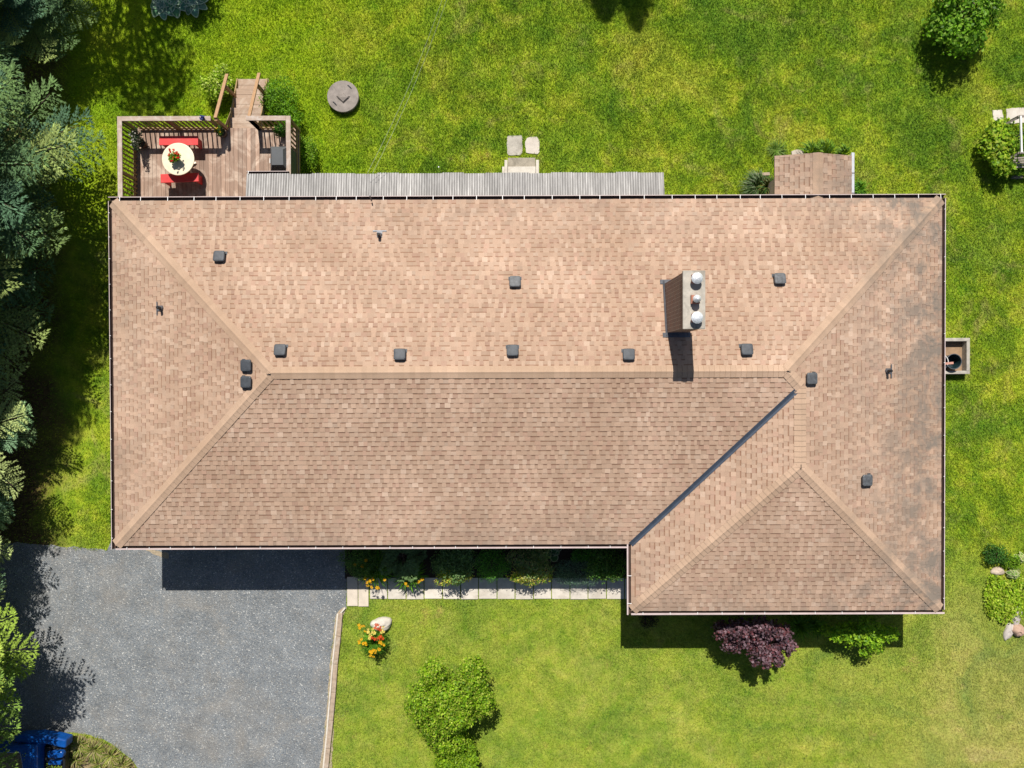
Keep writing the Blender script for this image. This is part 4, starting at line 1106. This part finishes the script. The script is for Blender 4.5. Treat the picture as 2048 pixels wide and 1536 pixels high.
spruce('large dark spruce spreading beside the deck, biggest crown in view', 'g', -16.7, 6.2, 1.04, 1.05, .3)
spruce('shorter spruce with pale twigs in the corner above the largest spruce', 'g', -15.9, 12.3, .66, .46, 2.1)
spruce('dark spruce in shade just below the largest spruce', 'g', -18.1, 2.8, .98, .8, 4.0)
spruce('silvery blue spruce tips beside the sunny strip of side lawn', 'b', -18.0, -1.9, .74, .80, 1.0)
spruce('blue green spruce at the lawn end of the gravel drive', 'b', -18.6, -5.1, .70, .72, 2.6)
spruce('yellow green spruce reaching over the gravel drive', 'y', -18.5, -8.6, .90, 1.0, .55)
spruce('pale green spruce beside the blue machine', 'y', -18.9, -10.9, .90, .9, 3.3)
spruce('slim spruce beyond the back lawn throwing the left of two pointed shadow tips', 'g', 2.5, 18.7, .55, .8, .7)
spruce('slim spruce beyond the back lawn throwing the right of two pointed shadow tips', 'g', 3.5, 18.9, .55, .86, 1.9)
# young conifer in the bed
c = P(802,1118,.8)
t = thing('young_juniper', 'arching pale tipped juniper with sunlit sprays in the front bed', 'shrub', (c.x,c.y,0))
rg = np.random.default_rng(77); vs=[]; cs=[]; mbw = MB()
o,d,l,wv,sh = [np.array(z_) for z_ in zip(*spruce_branch(rg, 1.0, .1))]
for i in range(26):
    a = rg.uniform(0,6.28); L = rg.uniform(.45,.72); zz = rg.uniform(.25,1.05); Rm = np.array([[math.cos(a),-math.sin(a),0],[math.sin(a),math.cos(a),0],[0,0,1]])
    O = (o*L)@Rm.T+np.array([c.x,c.y,zz]); D = d@Rm.T; D/=np.linalg.norm(D,axis=1,keepdims=True); n=len(O); sv=np.cross(D,np.array([0,0,1.])+rg.normal(0,.4,(n,3))); sv/=np.linalg.norm(sv,axis=1,keepdims=True)
    V=np.empty((n,4,3)); V[:,0]=O; V[:,1]=O+D*.05+sv*.016; V[:,2]=O+D*.12; V[:,3]=O+D*.05-sv*.016; vs.append(V); cs.append(np.tile([(.12,.20,.07)],(n,1))*rg.normal(1,.2,(n,1)))
    mbw.tube([(c.x,c.y,zz*.5),tuple(np.array([L*.8,0,0])@Rm.T+np.array([c.x,c.y,zz]))],[.015,.004],5)
npmesh('foliage', np.concatenate(vs).reshape(-1,3), 4, np.concatenate(cs), M['needle'], t); mbw.build('stem', M['bark'], t)

# ================================================================ walk slabs
SL = []
xs_ = [739,775,812,848,885,921,957,994,1030,1067,1103,1140,1176,1213,1249]
r = random.Random(8)
lab = ['just after the two entry slabs','under the yellow daylilies','below the juniper','below the daylily clump with few blooms','between the daylilies and the first golden shrub','under the first yellow tipped shrub','just right of the first yellow tipped shrub','beside the small leaved green shrub','left of the middle golden shrub','shaded by the left half of the middle golden shrub','shaded by the right half of the middle golden shrub','where the flat juniper begins','slightly greyer, at the middle of the flat juniper','below the inner corner shrub']
for i in range(len(xs_)-1):
    a = P(xs_[i]+.8,1156,.04); b = P(xs_[i+1]-.8,1198+(i%3-1)*.5,.04); k = r.uniform(.93,1.06)
    mb = MB(); mb.box(a.x,b.x,b.y,a.y,-.02,.035+r.uniform(-.004,.004),(k,k,k)); o = mb.build('paving_slab', M['slab'], bevel=.006)
    tag(o, 'square concrete walk slab '+lab[i], 'paving slab', 'slabs of the front walk'); SL.append((a.x,b.x,b.y,a.y))
a = P(1250,1158,.04); b = P(1275,1198,.04); mb = MB(); mb.box(a.x,b.x,b.y,a.y,-.02,.034,(1,1,1)); tag(mb.build('paving_slab', M['slab'], bevel=.006),'last concrete walk slab, shadowed under the wing gutter','paving slab','slabs of the front walk'); SL.append((a.x,b.x,b.y,a.y))
for x0,y0,x1,y1,lb in ((694,1154,715.5,1212,'longer slab where the gravel meets the front walk'),(716.5,1155,737,1213,'longer pinkish slab between the drive slab and the square ones')):
    a = P(x0,y0,.04); b = P(x1,y1,.04); mb = MB(); mb.box(a.x,b.x,b.y,a.y,-.02,.04,(.98,.93,.88)); tag(mb.build('paving_slab', M['slab'], bevel=.006), lb, 'paving slab', 'slabs of the front walk'); SL.append((a.x,b.x,b.y,a.y))
def flat_stone(label, pts, z, m, name='stepping_stone', cat='paving slab', c=(1,1,1), group=None):
    pl = rough_poly([P(x,y,z) for x,y in pts], .012, .1); mb = MB(); mb.prism(pl, -.02, z, c); SL.append((min(p.x for p in pl),max(p.x for p in pl),min(p.y for p in pl),max(p.y for p in pl)))
    return tag(mb.build(name, m, bevel=.008), label, cat, group)
flat_stone('grey stepping slab at the left of the pair behind the house',[(1016,272),(1043,271),(1045,276),(1045,305),(1040,311),(1017,311),(1014,306),(1014,276)],.03,M['concrete'],group='slabs by the back step')
flat_stone('paler stepping slab at the right of the pair behind the house',[(1054,276),(1060,273),(1074,274),(1079,281),(1079,304),(1075,308),(1052,306),(1050,285)],.03,M['slab'],c=(.92,.9,.9),group='slabs by the back step')
flat_stone('square pale slab left of the long slab near the slatted frame',[(1985,221),(2005,219),(2007,238),(2002,245),(1987,243)],.03,M['slab'])
flat_stone('long pale slab beside the grey slatted frame',[(2012,217),(2075,213),(2075,245),(2022,247),(2014,236)],.03,M['slab'])
flat_stone('brown slab below the small maple',[(2023,352),(2046,350),(2047,357),(2024,359)],.03,M['concrete'],c=(.8,.7,.6))
flat_stone('grey slab at the foot of the deck stair',[(477,161),(509,161),(511,176),(475,177)],.03,M['concrete'])
flat_stone('broken grey stone beside the porch roof corner',[(1583,303),(1596,298),(1608,300),(1606,313),(1584,313)],.06,M['stone'],name='broken_stone',cat='rock',c=(.9,.85,.8))
# back step
a = P(1009,320,.35); b = P(1078,350,.35); t = thing('back_step', 'pale concrete step with side curbs at the edge of the corrugated canopy', 'step', ((a.x+b.x)/2,a.y,0))
mb = MB(); mb.box(a.x,a.x+.10,b.y-.5,a.y,0,.36); mb.build('side_curb', M['slab'], t, bevel=.01)
mb = MB(); mb.box(b.x-.10,b.x,b.y-.5,a.y,0,.36); mb.build('side_curb', M['slab'], t, bevel=.01)
mb = MB(); mb.box(a.x+.11,b.x-.11,b.y-.5,P(1040,333,.3).y,0,.30); mb.build('upper_step', M['slab'], t, bevel=.01)
mb = MB(); mb.box(a.x+.11,b.x-.11,P(1040,333,.3).y+.003,P(1040,315,.12).y,0,.10,(.75,.72,.66)); mb.build('lower_step', M['concrete'], t, bevel=.01)
mb = MB(); mb.box(a.x-.08,a.x-.004,b.y-.5,a.y-.18,0,.22); mb.build('side_block', M['slab'], t)
SL.append((a.x,b.x,b.y-.5,a.y+.1))
c = P(879,340,.3); t = thing('garden_stake','thin pale stake standing at the edge of the canopy','stake',(c.x,c.y,0)); mb = MB(); mb.tube([(c.x,c.y,0),(c.x,c.y+.02,.55)],.012,8); mb.build('stake_rod', M['white'], t)
mb = MB(); mb.tube([(c.x,c.y+.02,.55),(c.x,c.y+.02,.58)],.02,8); mb.build('stake_cap', M['white'], t)

# well cover
c = P(686,193,.18)
t = thing('well_cover','round weathered concrete well lid lying on the back lawn','well cover',(c.x,c.y,0))
mb = MB(); mb.lathe(c.x,c.y,[(.50,-.02),(.505,.14),(.52,.145),(.525,.19),(.515,.20),(.30,.205),(.01,.21)],56); mb.build('lid', M['oldconc'], t)
mb = MB(); cx, cy = c.x+.02, c.y-.06
pl = [(cx-.25,cy+.06),(cx-.19,cy-.02),(cx,cy-.19),(cx+.20,cy-.01),(cx+.24,cy+.06),(cx+.12,cy+.04),(cx,cy+.18),(cx-.10,cy+.05)]
n0 = len(mb.v); k = len(pl); mb.v += [(x,y,.20) for x,y in pl]+[(cx+(x-cx)*.7,cy+(y-cy)*.7,.26) for x,y in pl]+[(cx,cy,.285)]
for i in range(k):
    j=(i+1)%k; mb.f.append((n0+i,n0+j,n0+k+j,n0+k+i)); mb.c.append((.8,.8,.8)); mb.f.append((n0+k+i,n0+k+j,n0+2*k)); mb.c.append((1,1,1))
mb.build('raised_patch', M['oldconc'], t)
for ang in (.9, 3.9):
    x, y = c.x+.37*math.cos(ang), c.y+.37*math.sin(ang); mb = MB(); mb.tube([(x-.07,y+.07,.20),(x-.03,y+.06,.235),(x+.03,y+.0,.235),(x+.06,y-.05,.20)],.012,6); mb.build('lift_handle', M['lead'], t)
WELL = (c.x, c.y)

# window well with tubs
a = P(1889,676,.30); b = P(1940,748,.30); fx0 = a.x-.4
t = thing('window_well','square concrete box set against the house side wall, open on top','window well',((fx0+b.x)/2,(a.y+b.y)/2,0))
mb = MB(); w_ = .11
mb.box(fx0,b.x,a.y-w_,a.y,0,.30); mb.box(fx0,b.x,b.y,b.y+w_,0,.30); mb.box(b.x-w_,b.x,b.y+w_,a.y-w_,0,.30); mb.build('frame', M['concrete'], t, bevel=.012)
mb = MB(); mb.box(fx0,b.x-w_-.002,b.y+w_+.002,a.y-w_-.002,0,.05,(.7,.5,.35)); mb.build('well_floor', M['concrete'], t)
SL.append((fx0,b.x,b.y,a.y))
def tub(label, px, py, z0, z1, r_, m2):
    c = P(px,py,z1); t = thing('tub',label,'tub',(c.x,c.y,z0))
    mb = MB(); mb.lathe(c.x,c.y,[(r_*.8,z0),(r_*.98,z1),(r_*.93,z1),(r_*.75,z0+.03)],32,cap=True); mb.build('shell', M['tub'], t)
    mb = MB(); k=32
    pts=[(c.x+r_*math.cos(2*math.pi*i/k),c.y+r_*math.sin(2*math.pi*i/k),z1) for i in range(k+1)]; mb.tube(pts,.012,6); mb.build('rim', m2, t)
    return c
tub('open dark tub with a pale rim inside the concrete window well',1908,723,.05,.45,.25,M['lead'])
tub('taller dark tub mostly hidden under the side gutter',1881,724,.05,.95,.25,M['hanger'])
q = P(1896,727,1.1); mb = MB(); mb.box(q.x-.3,q.x+.16,q.y-.035,q.y+.035,1.07,1.13,rot=.08); mb.build('downspout_end', M['pink'], house)

# ================================================================ right side garden
q0, q1 = P(2041,232,.9), P(2043,305,.9)
t = thing('slatted_frame','weathered grey slatted garden frame at the edge beside the small maple','garden frame',(q0.x+.3,(q0.y+q1.y)/2,0))
mb = MB(); mb.beam((q0.x,q0.y,.9),(q1.x,q1.y,.9),.05,.05); mb.build('top_bar', M['hanger'], t)
for (ya_, s) in ((q0.y,1),(q1.y,-1)):
    mb = MB(); mb.beam((q0.x-.22,ya_-.12,.55),(q0.x+.05,ya_,.90),.06,.05); mb.beam((q0.x-.02,ya_,.88),(q0.x+.9,ya_,.88),.06,.05); mb.build('side_bar', M['greywood'], t)
    for xx in (q0.x-.02,q0.x+.85):
        mb = MB(); mb.box(xx-.03,xx+.03,ya_-.03,ya_+.03,0,.87); mb.build('leg', M['greywood'], t)
for i in range(5):
    y = q1.y-.05-i*.08; mb = MB(); mb.beam((q0.x-.2,y,.42+.02*i),(q0.x+.9,y+.05,.42+.02*i),.05,.03); mb.build('slat', M['greywood'], t)
shrub('leafy_shrub','green plants growing inside the grey slatted frame','plants',2042,275,.25,.5,.5,600,.07,GRN,51)
shrub('leafy_shrub','low leafy plant below the grey slatted frame','plants',2035,340,.35,.22,.4,500,.08,GRN,52)
# bird feeder on a pole
c = Vector((16.62, 7.85, 0)); t = thing('bird_feeder','bird feeder on a thin pole whose shadow falls on the lawn below the maple','bird feeder',c)
mb = MB(); mb.tube([(c.x,c.y,0),(c.x,c.y,1.65)],.016,8); mb.build('pole', M['lead'], t)
mb = MB(); mb.lathe(c.x,c.y,[(.05,1.6),(.075,1.65),(.07,1.95),(.085,1.97),(.02,2.08)],18); mb.build('feeder', M['black'], t)
# rock garden
boulder('pale angular rock among the plants of the side rock garden', 1997,1143,.22,.16,.14,3,(.95,.84,.72), name='garden_rock')
boulder('long pale rock at the lawn edge of the rock garden', 2019,1264,.14,.34,.13,4,(.85,.83,.85),rot=-.35, name='garden_rock')
boulder('whitish rock above the pink boulder at the picture edge', 2036,1232,.16,.36,.14,5,(.92,.90,.92),rot=-.3, name='garden_rock')
boulder('pinkish round boulder next to the long pale rock', 2038,1262,.22,.20,.26,6,(.85,.62,.52), name='garden_rock')
shrub('leafy_shrub','dark green plant at the top of the side rock garden','plants',1992,1112,.48,.38,.4,1500,.055,[(.05,.15,.02),(.08,.2,.03),(.03,.09,.015)],53)
shrub('leafy_shrub','green plant between the pale rock and the cream leaved hosta','plants',2025,1125,.35,.3,.35,900,.06,GRN,54)
hosta('cream edged hosta beside the angular rock', 2033, 1148, 15, .20, 21, ((.20,.32,.06),(.26,.36,.08)), (.62,.60,.36), 'hostas of the rock garden')
hosta('smaller cream edged hosta above the rock garden one', 2046, 1118, 13, .17, 22, ((.22,.34,.07),(.30,.40,.1)), (.66,.62,.36), 'hostas of the rock garden')
# ground cover mat
rg = np.random.default_rng(88)
cnt = 5200; a = P(1975,1165,.1); b = P(2046,1245,.1)
px_ = rg.uniform(1968,2062,cnt); py_ = rg.uniform(1150,1248,cnt)
ok = ((px_-2012)/46)**2+((py_-1198)/46)**2 < .55+.75*rg.random(cnt)**2+.35*np.sin(px_*.11)*np.cos(py_*.09)
pts = np.array([P(x,y,.1) for x,y in zip(px_[ok],py_[ok])]); pts[:,2] = rg.uniform(.01,.16,len(pts))
o = npmesh('ground_cover', leaves_np(pts, np.tile([0,0,1.],(len(pts),1)), .085, .7, .5, rg), 4, cols(len(pts), LIME, None, rg), M['leaf'])
o['kind'] = 'stuff'; tag(o, 'lime green ground cover spreading below the angular rock', 'ground cover')
# porch plants
PG = ((.14,.19,.09),(.10,.16,.05),(.18,.23,.12),(.06,.13,.03))
c = P(1515,375,.3); daylily('grey green iris like clump left of the small porch roof', c.x, c.y, 170, .60, 15, [], h=.5, pal=PG, amin=1.2, amax=4.6, name='strap_leaf_plant')
c = P(1535,372,.3); daylily('darker strap leaved clump against the porch wall', c.x, c.y, 120, .42, 16, [], h=.45, pal=((.06,.14,.03),(.10,.18,.04),(.18,.17,.05)), name='strap_leaf_plant')
for i, (x, y, lb) in enumerate(((1620,310,'arching green leaves showing above the porch roof ridge'),(1648,308,'lime leaf clump just right of the porch ridge end'),(1682,312,'short leaf clump beside the porch gutter end'))):
    c = P(x,y,.2); daylily(lb, c.x, c.y, 80, .52 if i<2 else .36, 17+i, [], h=.45, pal=((.16,.30,.02),(.24,.38,.02),(.09,.2,.02)), amin=.3, amax=2.9, name='strap_leaf_plant')
c = P(1718,378,.2); daylily('dark green leaf clump in the corner right of the porch', c.x, c.y, 90, .34, 25, [], h=.35, name='strap_leaf_plant')
c = P(1560,305,.1); daylily('flattened pale weeds left of the broken stone', c.x-.1, c.y+.1, 60, .40, 26, [], h=.15, pal=((.18,.28,.05),(.12,.22,.03)), name='strap_leaf_plant')
a = P(1514,345,.3); b = P(1540,351,.3); t = thing('timber_trough','old timber edging board beside the strap leaved plants by the porch','board',((a.x+b.x)/2,a.y,0))
mb = MB(); mb.box(a.x,b.x,b.y,a.y,.0,.30,rot=.05); mb.build('board', M['timber'], t, bevel=.01); mb = MB(); mb.box(a.x-.04,a.x-.005,b.y-.25,a.y,0,.26); mb.build('end_board', M['timber'], t)

# ================================================================ drive edging timbers
ed = [(681,1226,677,1272),(677,1273,671,1328),(671,1329,667,1384),(667,1385,662,1440),(662,1441,656,1497),(656,1498,650,1560)]
ll = ['nearest the front walk','second from the walk, beside the lily clump','level with the top of the large lawn shrub','level with the middle of the large shrub','level with the foot of the large shrub','last timber cut by the picture edge']
for (x0,y0,x1,y1), lb in zip(ed, ll):
    a = P(x0,y0,.08); b = P(x1,y1,.08); mb = MB(); mb.beam((a.x,a.y,.03),(b.x,b.y,.03),.15,.13); tag(mb.build('edging_timber', M['timber'], bevel=.012), 'weathered edging timber between gravel and lawn, '+lb, 'edging', 'timbers along the gravel edge')
ed = [(690,1216,680,1228),(675,1228,671,1270),(671,1271,665,1326),(665,1327,659,1400),(659,1401,653,1470),(653,1471,644,1560)]
ll = ['short slanted piece at the walk','first straight piece below the walk','beside the second timber','beside the third timber','beside the fourth timber','beside the last timbers']
for (x0,y0,x1,y1), lb in zip(ed, ll):
    a = P(x0,y0,.08); b = P(x1,y1,.08); mb = MB(); mb.beam((a.x,a.y,.03),(b.x,b.y,.03),.05,.11); tag(mb.build('edging_strip', M['slab'], bevel=.006), 'thin pale edging strip on the gravel side, '+lb, 'edging', 'pale strips along the gravel edge')

# ================================================================ overhead wires
for i, (xa, ya2, lb) in enumerate(((735,346,'left one of two pale overhead wires crossing the back lawn'),(745,347,'right one of two pale overhead wires crossing the back lawn'))):
    p0 = P(xa, ya2, 2.6); p1 = P(938+i*9, -160, 6.5); pts = []
    for s in range(25):
        q = s/24; p = p0.lerp(p1, q); p.z -= 1.0*math.sin(math.pi*q)*.6; pts.append(p)
    mb = MB(); mb.tube(pts, .0045, 5); tag(mb.build('overhead_wire', M['wire']), lb, 'wire', 'overhead wires over the back lawn')
q = P(740,352,2.9); mb = MB(); mb.tube([(q.x,YN-.05,2.7),(q.x,YN+.05,2.95)],.02,8); mb.build('wire_bracket', M['lead'], house)

# ================================================================ blue machine
zt = .75
t = thing('blue_machine','blue painted machine with curved side panel and black deck parked under the spruces','machine',(P(70,1500,0).x,P(70,1500,0).y,0))
def pz(pts, z): return [P(x,y,z) for x,y in pts]
mb = MB(); mb.prism([(p.x,p.y) for p in pz([(22,1476),(40,1471),(75,1470),(105,1474),(132,1480),(131,1497),(118,1495),(95,1489),(60,1488),(32,1486)],zt)][::-1], .35, zt); mb.build('side_panel', M['blue'], t, bevel=.05)
mb = MB(); mb.prism([(p.x,p.y) for p in pz([(-40,1494),(20,1493),(50,1491),(74,1491),(74,1502),(73,1560),(45,1560),(42,1525),(38,1507),(-40,1508)],zt+.12)][::-1], .4, zt+.12); mb.build('hood', M['blue'], t, bevel=.05)
mb = MB(); mb.prism([(p.x,p.y) for p in pz([(76,1492),(130,1499),(130,1560),(76,1560)],.5)][::-1], .25, .5); mb.build('deck_plate', M['black'], t, bevel=.02)
mb = MB(); mb.prism([(p.x,p.y) for p in pz([(93,1505),(122,1503),(127,1508),(125,1516),(110,1518),(94,1516)],.68)][::-1], .5, .68); mb.build('seat', M['blue'], t, bevel=.04)
mb = MB(); mb.prism([(p.x,p.y) for p in pz([(96,1523),(121,1523),(121,1530),(96,1530)],.62)][::-1], .5, .62); mb.build('rear_panel', M['blue'], t, bevel=.02)
for k in range(5):
    a = P(79,1504+k*7,.53); b = P(88,1504+k*7,.53); mb = MB(); mb.beam(a,b,.012,.012); mb.build('grille_bar', M['lead'], t)
for (x, y) in ((45,1478),(115,1486),(60,1545),(125,1545)):
    q = P(x,y,.25); mb = MB(); mb.tube([(q.x,q.y-.08,.25),(q.x,q.y+.08,.25)],.25,18); mb.build('wheel', M['black'], t)
# bank weeds
for i, (x, y, n, L, lb) in enumerate(((160,1490,110,.45,'dry weed tuft at the top of the drive bank'),(188,1500,140,.5,'bright weed tuft in the middle of the drive bank'),(222,1512,120,.45,'weed tuft along the gravel curve of the bank'),(150,1520,70,.4,'thin weed tuft beside the blue machine'),(200,1530,90,.4,'weed tuft at the picture edge on the bank'),(245,1530,90,.4,'outermost weed tuft where the bank meets gravel'))):
    c = P(x,y,.1); daylily(lb, c.x, c.y, n, L, 60+i, [], h=.22, pal=((.24,.28,.05),(.34,.36,.08),(.38,.30,.14),(.16,.22,.04),(.42,.36,.18)), name='weed_tuft')
shrub('leafy_shrub','low lime sprig in front of the blue machine at the picture edge','plants',105,1532,.45,.2,.7,450,.06,LIME,71,inner=.2)
shrub('leafy_shrub','lime sprig rising in front of the blue hood','plants',55,1512,.16,.35,1.1,260,.06,LIME,72,inner=.2)

# ================================================================ grass
def inpoly(px, py, poly):
    c = np.zeros(len(px), bool); j = len(poly)-1
    for i in range(len(poly)):
        xi, yi, xj, yj = poly[i][0], poly[i][1], poly[j][0], poly[j][1]
        m_ = ((yi > py) != (yj > py)) & (px < (xj-xi)*(py-yi)/(yj-yi+1e-12)+xi); c ^= m_; j = i
    return c
rg = np.random.default_rng(99)
NB = 1300000
bx = rg.uniform(-18.5, 18.5, NB); by = rg.uniform(-14.2, 14.2, NB)
cl = rg.normal(0,.02,(2,NB)); bx += cl[0]; by += cl[1]
bad = inpoly(bx+rg.normal(0,.03,NB), by+rg.normal(0,.03,NB), DRIVE) | inpoly(bx, by, [(XL+OH,YS+.1),(XW+OH,YS+.1),(XW+OH,YW+OH+.2),(XR-OH,YW+OH+.2),(XR-OH,YN-OH),(XL+OH,YN-OH)]) | inpoly(bx, by, BED)
bad |= (bx > dxl-.0) & (bx < dxr) & (by < dyn-.2) & (by > YS)
bad |= (bx > XL+OH+.3) & (bx < XR-OH-.2) & (by > YS) & (by < YN)
for (x0,x1,y0,y1) in SL: bad |= (bx > x0+.01) & (bx < x1-.01) & (by > y0+.01) & (by < y1-.01)
bad |= (bx-WELL[0])**2+(by-WELL[1])**2 < .50**2
bad |= inpoly(bx, by, BANK) & (rg.random(NB) < .90)
lit = (bx+1.6*np.sin(by*.9)*.5+rg.normal(0,.8,NB) < -14.0) & (rg.random(NB) < .85)
bad |= lit & (by > -6)
bx, by = bx[~bad], by[~bad]; n = len(bx)
az = rg.uniform(0,2*np.pi,n); ln = rg.uniform(.35,1.25,n); L = rg.uniform(.05,.10,n); wd = rg.uniform(.007,.013,n)
patch = .5+.5*np.sin(bx*1.3+2*np.sin(by*.7))*np.cos(by*1.1+1.5*np.sin(bx*.6)); L *= .85+.45*patch; L *= np.where(by < -6, .62, 1.0)
bz = np.zeros(n)
V = np.empty((n,3,3)); dx, dy = np.cos(az), np.sin(az)
V[:,0] = np.stack([bx-dy*wd, by+dx*wd, bz],1); V[:,1] = np.stack([bx+dy*wd, by-dx*wd, bz],1)
V[:,2] = np.stack([bx+dx*L*np.sin(ln), by+dy*L*np.sin(ln), bz+L*np.cos(ln)+.01],1)
sd_ = np.where(by < -6, .17, np.where(bx < -5, .22, .29))[:,None]; C = np.clip(1.08+rg.normal(0,1,(n,1))*sd_,.35,2.2)*np.array([[1,1,1.]]); C[rg.random(n)<.05] *= [1.35,1.2,1.6]
# broadleaf weeds and thin spots: small clumps lighter, greener or drier than the turf
order = np.argsort(bx); sxb = bx[order]
for q in range(900):
    wx, wy, wr = rg.uniform(-12,18), rg.uniform(-13.5,13.5), rg.uniform(.06,.28)
    a_, b_ = np.searchsorted(sxb, [wx-wr, wx+wr]); ii = order[a_:b_]
    ii = ii[((bx[ii]-wx)**2+((by[ii]-wy)*rg.uniform(.7,1.4))**2) < (wr*rg.uniform(.5,1.0,len(ii)))**2]
    C[ii] *= [[1.25,1.2,1.3],[.72,.85,.8],[1.25,1.0,1.6],[.85,1.05,.9],[.6,.7,.7]][int(rg.integers(5))]
go = npmesh('grass', V.reshape(-1,3), 3, C, M['grass']); go['kind'] = 'stuff'; tag(go, 'mown lawn grass, patchy yellow green, all round the house', 'grass')
# litter of dandelion leaves and clippings: small pale clover heads
print('blades', n)
